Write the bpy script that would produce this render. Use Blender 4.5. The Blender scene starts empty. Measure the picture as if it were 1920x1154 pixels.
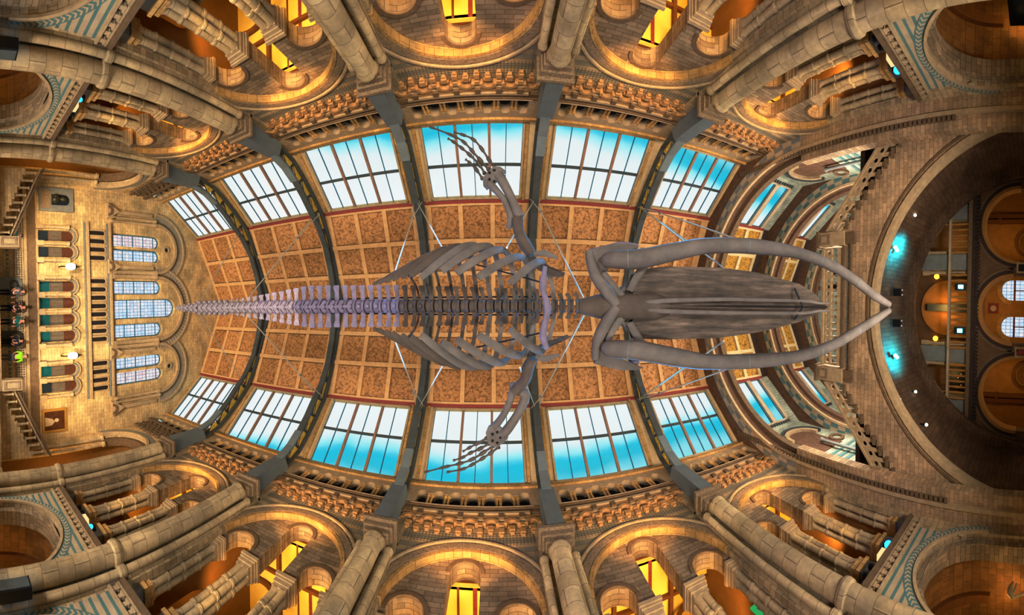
import bpy, math, random
from mathutils import Vector, Matrix
from mathutils.geometry import tessellate_polygon
random.seed(7)
sc = bpy.context.scene
COL = sc.collection
PI = math.pi
sin, cos = math.sin, math.cos

# ------------------------------------------------------------------ helpers
class MB:
    """collects shapes and links them as ONE mesh object"""
    def __init__(s): s.v = []; s.f = []
    def quad(s, *ps):
        b = len(s.v); s.v += [tuple(p) for p in ps]; s.f.append(tuple(range(b, b+len(ps)))); return s
    def box(s, M, u0, u1, v0, v1, w0, w1):
        b = len(s.v)
        for w in (w0, w1):
            for u, v in ((u0, v0), (u1, v0), (u1, v1), (u0, v1)): s.v.append(tuple(M(u, v, w)))
        for q in ((0,1,2,3), (7,6,5,4), (0,4,5,1), (1,5,6,2), (2,6,7,3), (3,7,4,0)): s.f.append(tuple(b+i for i in q))
        return s
    def slab(s, M, outer, holes, w0, w1, back=True):
        loops = [outer]+list(holes)
        flat = [p for l in loops for p in l]
        tris = tessellate_polygon([[Vector((p[0], p[1], 0)) for p in l] for l in loops])
        b = len(s.v); n = len(flat)
        for w in (w0, w1): s.v += [tuple(M(p[0], p[1], w)) for p in flat]
        for t in tris:
            s.f.append(tuple(b+i for i in t))
            if back: s.f.append(tuple(b+n+i for i in reversed(t)))
        k = 0
        for l in loops:
            m = len(l)
            for i in range(m):
                j = (i+1) % m
                s.f.append((b+k+i, b+k+j, b+n+k+j, b+n+k+i))
            k += m
        return s
    def ring(s, M, uc, vc, r0, r1, w0, w1, a0=0., a1=PI, n=28):
        o = [(uc+r1*cos(a0+(a1-a0)*i/n), vc+r1*sin(a0+(a1-a0)*i/n)) for i in range(n+1)]
        i_ = [(uc+r0*cos(a0+(a1-a0)*i/n), vc+r0*sin(a0+(a1-a0)*i/n)) for i in range(n+1)]
        for k in range(n):
            b = len(s.v)
            for w in (w0, w1):
                for p in (i_[k], o[k], o[k+1], i_[k+1]): s.v.append(tuple(M(p[0], p[1], w)))
            fs = [(0,1,2,3), (7,6,5,4), (1,5,6,2), (3,7,4,0)]
            if k == 0: fs.append((0,4,5,1))
            if k == n-1: fs.append((2,6,7,3))
            for q in fs: s.f.append(tuple(b+i for i in q))
        return s
    def tube(s, pts, rad, n=8, flat=1.0, up=(0,0,1)):
        """round or flattened tube along pts; rad one number or one per point; flat squeezes along 'up'"""
        P = [Vector(p[:3]) for p in pts]; m = len(P)
        if not isinstance(rad, (list, tuple)): rad = [rad]*m
        U0 = Vector(up); b = len(s.v); rows = []
        for i in range(m):
            t = (P[min(i+1, m-1)]-P[max(i-1, 0)])
            t = t.normalized() if t.length > 1e-9 else Vector((1,0,0))
            u = U0 if abs(t.dot(U0)) < .97 else Vector((0,1,0)) if abs(t.y) < .9 else Vector((1,0,0))
            a = t.cross(u).normalized(); c = a.cross(t).normalized()
            row = []
            for k in range(n):
                an = 2*PI*(k+.5)/n
                q = P[i]+a*(rad[i]*cos(an))+c*(rad[i]*flat*sin(an))
                row.append(len(s.v)); s.v.append(tuple(q))
            rows.append(row)
        for i in range(m-1):
            for k in range(n):
                l = (k+1) % n
                s.f.append((rows[i][k], rows[i][l], rows[i+1][l], rows[i+1][k]))
        s.f.append(tuple(reversed(rows[0]))); s.f.append(tuple(rows[-1]))
        return s
    def lathe(s, x, y, prof, n=14):
        rows = []
        for r, z in prof:
            row = []
            for k in range(n):
                a = 2*PI*k/n; row.append(len(s.v)); s.v.append((x+r*cos(a), y+r*sin(a), z))
            rows.append(row)
        for i in range(len(rows)-1):
            for k in range(n):
                l = (k+1) % n; s.f.append((rows[i][k], rows[i][l], rows[i+1][l], rows[i+1][k]))
        s.f.append(tuple(reversed(rows[0]))); s.f.append(tuple(rows[-1]))
        return s
    def ball(s, c, r, n=10, sx=1, sy=1, sz=1):
        rows = []
        m = max(5, n//2+1)
        for i in range(1, m):
            t = PI*i/m; row = []
            for k in range(n):
                a = 2*PI*k/n; row.append(len(s.v))
                s.v.append((c[0]+r*sx*sin(t)*cos(a), c[1]+r*sy*sin(t)*sin(a), c[2]-r*sz*cos(t)))
            rows.append(row)
        for i in range(len(rows)-1):
            for k in range(n):
                l = (k+1) % n; s.f.append((rows[i][k], rows[i][l], rows[i+1][l], rows[i+1][k]))
        s.f.append(tuple(reversed(rows[0]))); s.f.append(tuple(rows[-1]))
        return s
    def ribbon(s, M, path, th, w0, w1, off=0.):
        """flat bar following a 2-D path; th across the path, w0..w1 through it"""
        A = []; B = []; m = len(path)
        for i in range(m):
            p = Vector(path[i]); t = Vector(path[min(i+1, m-1)])-Vector(path[max(i-1, 0)]); t.normalize()
            nn = Vector((-t.y, t.x))
            A.append(p+nn*(off+th/2)); B.append(p+nn*(off-th/2))
        for i in range(m-1):
            b = len(s.v)
            for w in (w0, w1):
                for p in (A[i], B[i], B[i+1], A[i+1]): s.v.append(tuple(M(p[0], p[1], w)))
            fs = [(0,1,2,3), (7,6,5,4), (1,5,6,2), (3,7,4,0)]
            if i == 0: fs.append((0,4,5,1))
            if i == m-2: fs.append((2,6,7,3))
            for q in fs: s.f.append(tuple(b+k for k in q))
        return s
    def build(s, name, mat, parent=None, smooth=False):
        me = bpy.data.meshes.new(name)
        o = Vector((0,0,0))
        if parent is not None:
            p = parent
            while p is not None: o = o+p.location; p = p.parent
        vs = [(x-o.x, y-o.y, z-o.z) for x, y, z in s.v] if o.length > 0 else s.v
        me.from_pydata(vs, [], s.f)
        import bmesh
        bm = bmesh.new(); bm.from_mesh(me)
        bmesh.ops.remove_doubles(bm, verts=bm.verts, dist=1e-5)
        bmesh.ops.recalc_face_normals(bm, faces=bm.faces)
        bm.to_mesh(me); bm.free()
        if smooth:
            for p in me.polygons: p.use_smooth = True
            me.set_sharp_from_angle(angle=.75)
        me.materials.append(mat)
        ob = bpy.data.objects.new(name, me); COL.objects.link(ob)
        if parent is not None: ob.parent = parent
        return ob

def tag(o, label, cat, group=None, kind=None):
    o['label'] = label; o['category'] = cat
    if group: o['group'] = group
    if kind: o['kind'] = kind
    return o
def thing(name, label, cat, loc=(0,0,0), group=None, kind=None):
    o = bpy.data.objects.new(name, None); COL.objects.link(o); o.location = loc
    o.empty_display_size = .2
    return tag(o, label, cat, group, kind)
def struct(name, mb, mat, label, cat='wall', smooth=False):
    return tag(mb.build(name, mat, None, smooth), label, cat, None, 'structure')
def dup(root, loc, label, rotz=0., group=None):
    r = root.copy(); COL.objects.link(r); r.location = loc; r.rotation_euler = (0,0,rotz); r['label'] = label
    if group: r['group'] = group
    for ch in list(root.children):
        c = ch.copy(); COL.objects.link(c); c.parent = r
        for g in ch.children:
            d = g.copy(); COL.objects.link(d); d.parent = c
    return r
def side(s): return lambda u, v, w: (u, s*w, v)          # wall planes along the hall: u = x, v = z, w = |y|
def cross(u, v, w): return (w, u, v)                      # walls across the hall: u = y, v = z, w = x
def flatM(u, v, w): return (u, v, w)                      # u = x, v = y, w = z
def arch(u0, u1, vb, vs, n=18):
    """closed outline of an opening with a round head"""
    r = (u1-u0)/2; c = (u0+u1)/2
    return [(u0, vb), (u1, vb)]+[(c+r*cos(PI*i/n), vs+r*sin(PI*i/n)) for i in range(n+1)]
def rect(u0, u1, v0, v1): return [(u0, v0), (u1, v0), (u1, v1), (u0, v1)]

# ------------------------------------------------------------------ materials
def lin(c):
    return tuple(((x/255)/12.92 if x/255 <= .04045 else ((x/255+.055)/1.055)**2.4) for x in c)+(1.,)
class NT:
    def __init__(s, name):
        s.m = bpy.data.materials.new(name); s.m.use_nodes = True; s.t = s.m.node_tree; s.t.nodes.clear()
        s.out = s.n('ShaderNodeOutputMaterial')
    def n(s, typ, **kw):
        nd = s.t.nodes.new(typ)
        for k, v in kw.items(): setattr(nd, k, v)
        return nd
    def l(s, a, b): s.t.links.new(a, b)
    def math(s, op, a, b=None, c=None):
        nd = s.n('ShaderNodeMath', operation=op)
        for i, x in enumerate((a, b, c)):
            if x is None: continue
            if isinstance(x, (int, float)): nd.inputs[i].default_value = x
            else: s.l(x, nd.inputs[i])
        return nd.outputs[0]
    def mix(s, f, a, b, bt='MIX'):
        nd = s.n('ShaderNodeMix', data_type='RGBA', blend_type=bt)
        if isinstance(f, (int, float)): nd.inputs[0].default_value = f
        else: s.l(f, nd.inputs[0])
        for i, x in ((6, a), (7, b)):
            if isinstance(x, tuple): nd.inputs[i].default_value = x
            else: s.l(x, nd.inputs[i])
        return nd.outputs[2]
    def noise(s, vec, scale, detail=4., rough=.6, dist=0.):
        nd = s.n('ShaderNodeTexNoise'); nd.inputs['Scale'].default_value = scale
        nd.inputs['Detail'].default_value = detail; nd.inputs['Roughness'].default_value = rough
        nd.inputs['Distortion'].default_value = dist
        if vec is not None: s.l(vec, nd.inputs['Vector'])
        return nd.outputs['Fac']
    def ramp(s, f, stops):
        nd = s.n('ShaderNodeValToRGB'); e = nd.color_ramp.elements
        while len(e) < len(stops): e.new(.5)
        for i, (p, c) in enumerate(stops): e[i].position = p; e[i].color = c
        s.l(f, nd.inputs[0]); return nd.outputs[0]
    def bsdf(s, col, rough=.75, metal=0., bump=None, bstr=.3, spec=.3, emis=None, estr=0.):
        b = s.n('ShaderNodeBsdfPrincipled')
        if isinstance(col, tuple): b.inputs['Base Color'].default_value = col
        else: s.l(col, b.inputs['Base Color'])
        b.inputs['Roughness'].default_value = rough; b.inputs['Metallic'].default_value = metal
        b.inputs['Specular IOR Level'].default_value = spec
        if emis is not None:
            if isinstance(emis, tuple): b.inputs['Emission Color'].default_value = emis
            else: s.l(emis, b.inputs['Emission Color'])
            b.inputs['Emission Strength'].default_value = estr
        if bump is not None:
            bp = s.n('ShaderNodeBump'); bp.inputs['Strength'].default_value = bstr; bp.inputs['Distance'].default_value = .03
            s.l(bump, bp.inputs['Height']); s.l(bp.outputs[0], b.inputs['Normal'])
        s.l(b.outputs[0], s.out.inputs[0]); return s.m
    def pos(s): return s.n('ShaderNodeNewGeometry').outputs['Position']
    def xyz(s, vec):
        nd = s.n('ShaderNodeSeparateXYZ'); s.l(vec, nd.inputs[0]); return nd.outputs
    def comb(s, x, y, z=0.):
        nd = s.n('ShaderNodeCombineXYZ')
        for i, a in enumerate((x, y, z)):
            if isinstance(a, (int, float)): nd.inputs[i].default_value = a
            else: s.l(a, nd.inputs[i])
        return nd.outputs[0]
    def planar(s):
        """2-D masonry coordinates picked from the face's own orientation"""
        g = s.n('ShaderNodeNewGeometry'); p = s.xyz(g.outputs['Position']); nn = s.xyz(g.outputs['True Normal'])
        ax = s.math('ABSOLUTE', nn[0]); ay = s.math('ABSOLUTE', nn[1])
        fx = s.math('GREATER_THAN', ax, .6)
        u = s.math('ADD', s.math('MULTIPLY', p[1], fx), s.math('MULTIPLY', p[0], s.math('SUBTRACT', 1., fx)))
        az = s.math('ABSOLUTE', nn[2]); fz = s.math('GREATER_THAN', az, .75)
        v = s.math('ADD', s.math('MULTIPLY', p[1], fz), s.math('MULTIPLY', p[2], s.math('SUBTRACT', 1., fz)))
        return s.comb(u, v), p, g.outputs['Position']

def stone(name, a, b, mortar, bw=.62, bh=.24, msz=.009, dirt=.62, bands=None, rough=.8):
    t = NT(name); vec, p, P = t.planar()
    br = t.n('ShaderNodeTexBrick'); t.l(vec, br.inputs['Vector'])
    br.inputs['Color1'].default_value = lin(a); br.inputs['Color2'].default_value = lin(b); br.inputs['Mortar'].default_value = lin(mortar)
    br.inputs['Scale'].default_value = 1.; br.inputs['Mortar Size'].default_value = msz; br.inputs['Mortar Smooth'].default_value = .3
    br.inputs['Brick Width'].default_value = bw; br.inputs['Row Height'].default_value = bh; br.inputs['Bias'].default_value = -.1
    c = br.outputs['Color']
    n1 = t.noise(P, .9, 6.); c = t.mix(dirt, c, t.ramp(n1, [(.32, (.36,.34,.32,1)), (.68, (1.25,1.2,1.12,1))]), 'MULTIPLY')
    n2 = t.noise(P, 7., 4., .7); c = t.mix(.32, c, t.ramp(n2, [(.35, (.55,.53,.5,1)), (.65, (1.2,1.17,1.1,1))]), 'MULTIPLY')
    if bands: c = bands(t, c, p, vec)
    return t.bsdf(c, rough, bump=br.outputs['Fac'], bstr=-.25)

def spandrel_bands(t, c, p, vec):
    """grey and buff courses and a diaper band at the head of the arcade storey"""
    zz = p[2]; st = t.math('GREATER_THAN', t.math('FRACT', t.math('MULTIPLY', zz, 2.2)), .5)
    hi = t.math('GREATER_THAN', zz, 11.3); lo = t.math('LESS_THAN', zz, 13.9)
    m = t.math('MULTIPLY', t.math('MULTIPLY', st, hi), lo)
    c = t.mix(t.math('MULTIPLY', m, .8), c, lin((112,108,96)))
    q = t.xyz(vec); a = t.math('ADD', q[0], q[1]); b = t.math('SUBTRACT', q[0], q[1])
    ck = t.math('GREATER_THAN', t.math('MULTIPLY', t.math('SINE', t.math('MULTIPLY', a, 26.)), t.math('SINE', t.math('MULTIPLY', b, 26.))), 0.)
    bd = t.math('MULTIPLY', t.math('GREATER_THAN', zz, 13.3), lo)
    c = t.mix(t.math('MULTIPLY', t.math('MULTIPLY', ck, bd), .75), c, lin((84,82,74)))
    return c
def plain(name, col, rough=.6, metal=0., var=.35, scale=3., spec=.3, bump=0.):
    t = NT(name); P = t.pos(); n1 = t.noise(P, scale, 5.)
    c = t.mix(var, lin(col), t.ramp(n1, [(.3, (.4,.4,.4,1)), (.7, (1.2,1.2,1.2,1))]), 'MULTIPLY')
    return t.bsdf(c, rough, metal, n1 if bump else None, bump, spec)
def glow(name, col, strength):
    t = NT(name); e = t.n('ShaderNodeEmission'); e.inputs[0].default_value = lin(col); e.inputs[1].default_value = strength
    t.l(e.outputs[0], t.out.inputs[0]); return t.m
def clear_glass(name):
    t = NT(name); P = t.pos(); tr = t.n('ShaderNodeBsdfTransparent'); gl = t.n('ShaderNodeBsdfGlossy'); gl.inputs['Roughness'].default_value = .1
    tr.inputs[0].default_value = (.97,.98,.98,1)
    mx = t.n('ShaderNodeMixShader'); mx.inputs[0].default_value = .04
    t.l(tr.outputs[0], mx.inputs[1]); t.l(gl.outputs[0], mx.inputs[2]); t.l(mx.outputs[0], t.out.inputs[0]); return t.m
def stained(name, tint):
    """leaded pale glass lit from outside: translucent panes crossed by coloured borders and dark cames"""
    t = NT(name); P = t.pos(); p = t.xyz(P)
    v = t.comb(p[1], p[2])
    br = t.n('ShaderNodeTexBrick'); t.l(v, br.inputs['Vector']); br.offset = 0.
    br.inputs['Color1'].default_value = lin((235,232,232)); br.inputs['Color2'].default_value = lin(tint); br.inputs['Mortar'].default_value = lin((70,130,170))
    br.inputs['Scale'].default_value = 1.; br.inputs['Mortar Size'].default_value = .014; br.inputs['Brick Width'].default_value = .23; br.inputs['Row Height'].default_value = .3
    n1 = t.noise(P, 9., 3.)
    c = t.mix(t.ramp(n1, [(.55, (0,0,0,1)), (.62, (.4,.4,.4,1))]), br.outputs['Color'], lin((190,120,120)))
    e = t.n('ShaderNodeEmission'); t.l(c, e.inputs[0]); e.inputs[1].default_value = .95  # emission paints the daylight behind the panes
    tl = t.n('ShaderNodeBsdfTranslucent'); t.l(c, tl.inputs[0])
    mx = t.n('ShaderNodeMixShader'); mx.inputs[0].default_value = .25
    t.l(e.outputs[0], mx.inputs[1]); t.l(tl.outputs[0], mx.inputs[2]); t.l(mx.outputs[0], t.out.inputs[0]); return t.m
def painted_panel(name, base, dark, seedz):
    """buff board with brown branching plant painting"""
    t = NT(name); P = t.pos()
    mp = t.n('ShaderNodeMapping'); t.l(P, mp.inputs[0]); mp.inputs['Location'].default_value = (seedz, seedz*2, seedz*3)
    n0 = t.noise(mp.outputs[0], 1.6, 3.)
    vo = t.n('ShaderNodeTexVoronoi', feature='DISTANCE_TO_EDGE'); vo.inputs['Scale'].default_value = 1.7
    off = t.n('ShaderNodeVectorMath', operation='ADD'); t.l(mp.outputs[0], off.inputs[0])
    cb = t.comb(n0, t.noise(mp.outputs[0], 2.3, 3.), n0); t.l(cb, off.inputs[1]); t.l(off.outputs[0], vo.inputs['Vector'])
    br = t.ramp(vo.outputs['Distance'], [(.0, (.9,.9,.9,1)), (.03, (0,0,0,1))])
    lv = t.ramp(t.noise(mp.outputs[0], 6.5, 5., .75), [(.48, (0,0,0,1)), (.58, (.8,.8,.8,1))])
    c = t.mix(lv, lin(base), lin(dark)); c = t.mix(br, c, lin(tuple(int(x*.7) for x in dark)))
    return t.bsdf(c, .7)

M = {}
M['wall'] = stone('nave_stone', (194,172,134), (160,140,108), (108,90,66), bands=spandrel_bands)
M['pier'] = stone('pier_stone', (194,174,138), (162,143,112), (112,95,72), bw=3., bh=.42)
M['endwall'] = stone('end_wall_stone', (220,194,146), (194,168,122), (150,124,84), bw=.5, bh=.2)
M['south'] = stone('bridge_stone', (194,166,132), (164,137,106), (122,100,74), bw=.46, bh=.19)
M['recess'] = stone('tympanum_stone', (172,150,120), (130,110,86), (92,76,58), bw=.55, bh=.17)
M['reveal'] = stone('arch_reveal_stone', (206,168,106), (182,144,86), (138,104,58), bw=.3, bh=.3)
M['frieze'] = plain('warm_frieze_stone', (176,138,92), .8, var=.5, scale=6.)
M['carved'] = plain('carved_stone', (154,130,100), .85, var=.8, scale=14., bump=.5)
M['trim'] = plain('buff_moulding', (180,156,120), .75, var=.4, scale=5.)
M['trim_dark'] = plain('shadow_moulding', (118,94,68), .8, var=.5, scale=5.)  # darker brown moulding colour
M['grey'] = plain('grey_marble', (132,132,126), .5, var=.4, scale=3.)
M['shaft'] = stone('shaft_stone', (198,178,140), (172,151,116), (122,103,76), bw=5., bh=.5)
M['teal'] = plain('teal_tile', (94,126,122), .5, var=.3)
M['cream'] = plain('cream_tile', (184,164,134), .6, var=.3)
M['iron'] = plain('blue_grey_iron', (118,128,130), .55, .1, var=.25, scale=2.)
M['iron_dark'] = plain('dark_iron', (80,84,82), .6, .1, var=.4)
M['gilt'] = plain('gilded_leaf', (246,210,92), .4, .35, var=.5, scale=8.)
M['frame'] = plain('painted_window_board', (208,184,138), .6, var=.3, scale=4.)
M['mullion'] = plain('brown_mullion', (150,116,92), .6, var=.3)
M['bar'] = plain('blue_glazing_bar', (40,104,128), .5, var=.2)
M['glass'] = clear_glass('roof_glass')
M['red'] = plain('red_stencil_band', (142,62,52), .7, var=.5, scale=12.)
M['beam'] = plain('buff_ceiling_beam', (208,166,112), .65, var=.3, scale=4.)
PAN = [painted_panel('painted_panel_%s' % n, b, d, k) for n, b, d, k in
       (('leaf', (186,138,84), (120,80,44), 3.), ('branch', (178,130,78), (106,70,38), 11.), ('flower', (194,146,92), (128,88,50), 23.))]
PANG = painted_panel('gold_panel', (192,146,58), (110,74,24), 5.)
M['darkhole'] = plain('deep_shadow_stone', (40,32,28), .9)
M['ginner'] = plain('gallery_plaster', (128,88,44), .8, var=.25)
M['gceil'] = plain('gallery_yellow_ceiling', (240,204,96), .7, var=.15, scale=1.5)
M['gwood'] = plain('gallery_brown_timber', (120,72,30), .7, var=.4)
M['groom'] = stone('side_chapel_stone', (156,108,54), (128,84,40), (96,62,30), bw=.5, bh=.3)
M['floor'] = plain('mosaic_floor', (150,128,100), .5, var=.5, scale=6.)
M['bone'] = plain('grey_brown_bone', (112,104,98), .7, var=.55, scale=2.5, bump=.25)
M['bone_l'] = plain('pale_violet_bone', (124,116,132), .7, var=.45, scale=5., bump=.25)  # violet light on the whale put into the bone colour
M['bone_d'] = plain('dark_brown_bone', (92,80,70), .75, var=.6, scale=2., bump=.3)
def skull_bone():
    t = NT('streaked_skull_bone'); P = t.pos()
    mp = t.n('ShaderNodeMapping'); t.l(P, mp.inputs[0]); mp.inputs['Scale'].default_value = (.35, 4., 1.)
    n1 = t.noise(mp.outputs[0], 2.2, 6., .7); n2 = t.noise(P, 1.3, 5., .65)
    c = t.ramp(n1, [(.3, lin((58,50,44))), (.5, lin((92,80,70))), (.68, lin((128,112,100)))])
    c = t.mix(.7, c, t.ramp(n2, [(.35, (.5,.48,.46,1)), (.65, (1.15,1.1,1.05,1))]), 'MULTIPLY')
    return t.bsdf(c, .7, bump=n1, bstr=.35)
M['skull'] = skull_bone()
M['steel'] = plain('bright_steel_cable', (214,210,196), .35, .3, var=.1)
M['rod'] = plain('dark_support_rod', (40,52,62), .5, .4, var=.2)
M['black'] = plain('black_metal', (26,26,30), .5, .2, var=.2)
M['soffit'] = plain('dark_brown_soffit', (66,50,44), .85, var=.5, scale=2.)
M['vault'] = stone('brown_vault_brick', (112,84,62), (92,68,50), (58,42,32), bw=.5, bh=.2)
M['bone_t'] = plain('pale_tail_bone', (164,152,156), .7, var=.6, scale=9., bump=.4)
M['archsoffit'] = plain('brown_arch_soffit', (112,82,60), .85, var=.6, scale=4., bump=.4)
M['southin'] = plain('warm_brown_wall', (112,82,56), .8, var=.5, scale=2.)
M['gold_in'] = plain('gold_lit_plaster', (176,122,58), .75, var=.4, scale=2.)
M['tealpane'] = plain('teal_window_pane', (22,92,98), .25, var=.7, scale=4.)
M['greypane'] = plain('grey_window_shutter', (112,100,84), .6, var=.4, scale=6.)
M['redpane'] = plain('rust_lunette', (100,58,36), .7, var=.7, scale=9.)
M['stained'] = stained('stained_glass_blue', (196,220,236)); M['stained_p'] = stained('stained_glass_pink', (232,204,200))
M['paleslope'] = stone('pale_green_brick', (182,188,170), (160,166,148), (110,112,98), bw=.5, bh=.16)
M['lampglow'] = glow('lantern_glow', (255,238,190), 4.); M['cyan'] = glow('cyan_spot_glow', (90,235,255), 9.)
M['blue'] = glow('blue_lamp_glow', (30,150,255), 6.); M['whiteglow'] = glow('white_lamp_glow', (235,255,245), 7.)
M['amber'] = glow('amber_lamp_glow', (255,190,60), 3.); M['paleglow'] = glow('pale_box_glow', (255,228,170), .8)
M['green'] = glow('green_sign_face', (60,190,110), .7); M['whiteflat'] = plain('white_mark', (240,244,240), .5, var=.05)
M['bronze'] = plain('dark_bronze', (70,66,52), .4, .5, var=.4); M['canvas'] = plain('dark_oil_painting', (92,52,28), .4, var=.8, scale=3.)
M['goldframe'] = plain('gold_picture_frame', (196,150,66), .4, .4, var=.3)
M['skin'] = plain('skin', (206,150,124), .6, var=.1); M['hair'] = plain('dark_hair', (40,28,22), .8, var=.3)
CL = {k: plain('cloth_'+k, c, .85, var=.25) for k, c in dict(teal=(30,150,170), navy=(34,44,60), black=(30,30,34), hivis=(150,220,40), white=(226,226,222), green=(20,100,96), red=(200,50,60), grey=(92,96,104)).items()}
# ------------------------------------------------------------------ camera: a zenith-looking cylindrical panorama
f = 649.345
cd = bpy.data.cameras.new('camera'); cam = bpy.data.objects.new('camera', cd); COL.objects.link(cam); sc.camera = cam
cd.type = 'PANO'; cd.panorama_type = 'CENTRAL_CYLINDRICAL'
cd.central_cylindrical_range_u_min = -960/f; cd.central_cylindrical_range_u_max = 960/f
cd.central_cylindrical_range_v_min = -577/f; cd.central_cylindrical_range_v_max = 577/f
cd.central_cylindrical_radius = 1.; cd.clip_end = 500
Rm = Matrix.Rotation(.0053, 3, 'Z') @ Matrix.Rotation(.0442, 3, 'Y') @ Matrix.Rotation(-.0241, 3, 'X')
c0, c1, c2 = Rm.col[0], Rm.col[1], Rm.col[2]
mw = Matrix.Identity(4)
for i in range(3): mw[i][0] = c0[i]; mw[i][1] = -c1[i]; mw[i][2] = -c2[i]
mw.translation = (0, -.277, 1.6); cam.matrix_world = mw

# ------------------------------------------------------------------ sky
wd = bpy.data.worlds.new('sky'); sc.world = wd; wd.use_nodes = True
nt = wd.node_tree; nt.nodes.clear()
o_ = nt.nodes.new('ShaderNodeOutputWorld'); bg = nt.nodes.new('ShaderNodeBackground'); tc = nt.nodes.new('ShaderNodeTexCoord')
sx = nt.nodes.new('ShaderNodeSeparateXYZ'); nt.links.new(tc.outputs['Generated'], sx.inputs[0])
ns = nt.nodes.new('ShaderNodeTexNoise'); ns.inputs['Scale'].default_value = 3.2; ns.inputs['Detail'].default_value = 5; ns.inputs['Roughness'].default_value = .5
nt.links.new(tc.outputs['Generated'], ns.inputs['Vector'])
def wm(op, a, b):
    n = nt.nodes.new('ShaderNodeMath'); n.operation = op
    for i, x in enumerate((a, b)):
        if isinstance(x, (int, float)): n.inputs[i].default_value = x
        else: nt.links.new(x, n.inputs[i])
    return n.outputs[0]
y2 = wm('MULTIPLY', sx.outputs[1], sx.outputs[1]); z2 = wm('MULTIPLY', sx.outputs[2], sx.outputs[2])
cz = wm('DIVIDE', wm('MAXIMUM', sx.outputs[2], 0.), wm('SQRT', wm('ADD', wm('ADD', y2, z2), 1e-4), 0.))   # banks of cloud lying along the hall
k = wm('ADD', wm('ADD', cz, wm('MULTIPLY', wm('SUBTRACT', ns.outputs['Fac'], .5), .075)), wm('MULTIPLY', sx.outputs[1], -.006))
k = wm('ADD', k, wm('MULTIPLY', wm('MULTIPLY', wm('MAXIMUM', wm('SUBTRACT', sx.outputs[0], .38), 0.), wm('LESS_THAN', sx.outputs[0], .7)), -.1))
k = wm('ADD', k, wm('MULTIPLY', wm('MAXIMUM', wm('SUBTRACT', wm('MULTIPLY', sx.outputs[0], -1.), .4), 0.), .12))
rp = nt.nodes.new('ShaderNodeValToRGB'); e = rp.color_ramp.elements
stops = [(.0, (120,190,205)), (.868, (140,205,216)), (.882, (44,182,204)), (.897, (30,186,212)), (.904, (150,218,227)), (.916, (216,224,226)), (1., (228,228,228))]
while len(e) < len(stops): e.new(.5)
for i, (p, c) in enumerate(stops): e[i].position = p; e[i].color = lin(c)
nt.links.new(k, rp.inputs[0]); nt.links.new(rp.outputs[0], bg.inputs[0]); bg.inputs[1].default_value = 1.05
nt.links.new(bg.outputs[0], o_.inputs[0])

# ------------------------------------------------------------------ words that single things out
ORD = ['first', 'second', 'third', 'fourth', 'fifth', 'sixth']
def SIDE(s): return 'upper' if s < 0 else 'lower'
W = 8.2
RIBS = [-16.05, -10.05, -4.05, 1.95, 7.95]
BAYS = [(-16.05, -10.05, -13.05, 2.28), (-10.05, -4.05, -7.05, 2.28), (-4.05, 1.95, -1.05, 2.28), (1.95, 7.95, 4.95, 2.28), (7.95, 12.94, 10.6, 2.12)]
BW = ['by the tail-tip bay', 'left of centre', 'at the centre', 'right of centre', 'beside the stone bridge']
SO = ['leftmost', 'second from left', 'middle', 'second from right', 'rightmost']

struct('floor', MB().box(flatM, -24, 27, -14, 14, -.2, 0), M['floor'], 'pale mosaic hall floor beneath the skeleton', 'floor')

# ------------------------------------------------------------------ nave arcades
proto = {}
def colonnette(mb, x, y, z0, z1, r, n=12):
    h = z1-z0
    pr = [(r*1.35, z0), (r*1.35, z0+.05), (r*1.05, z0+.12), (r, z0+.16)]
    for k in (1, 2, 3):
        z = z0+h*k/4
        pr += [(r, z-.05), (r*1.22, z-.04), (r*1.22, z+.04), (r, z+.05)]
    pr += [(r, z1-.1), (r*1.3, z1-.03), (r*1.3, z1)]
    mb.lathe(x, y, pr, n)
def make_cluster(name, x, y, s, label, group, dxs, dys):
    t = thing(name, label, 'column', (x, y, 5.4), group)
    hx = max(dxs)+.17; hy = max(dys)+.17
    MB().box(flatM, x-hx, x+hx, y-hy, y+hy, 5.4, 6.95).build('pedestal', M['grey'], t)
    MB().box(flatM, x-hx-.06, x+hx+.06, y-hy-.06, y+hy+.06, 6.95, 7.08).box(flatM, x-hx, x+hx, y-hy, y+hy, 7.08, 7.3).build('base', M['reveal'], t)
    for dx in dxs:
        for dy in dys:
            m = MB(); colonnette(m, x+dx, y+dy, 7.3, 9.95, .115); m.build('shaft', M['shaft'], t, True)
    c = MB()
    a, b = .8, 1.22
    for k, (z0, z1, q) in enumerate(((9.95, 10.08, .88), (10.08, 10.22, 1.), (10.22, 10.3, 1.1), (10.3, 10.42, 1.22))):
        c.box(flatM, x-hx*q, x+hx*q, y-hy*q, y+hy*q, z0, z1)
    c.build('capital', M['trim'], t)
    return t
uid = 0
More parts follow.
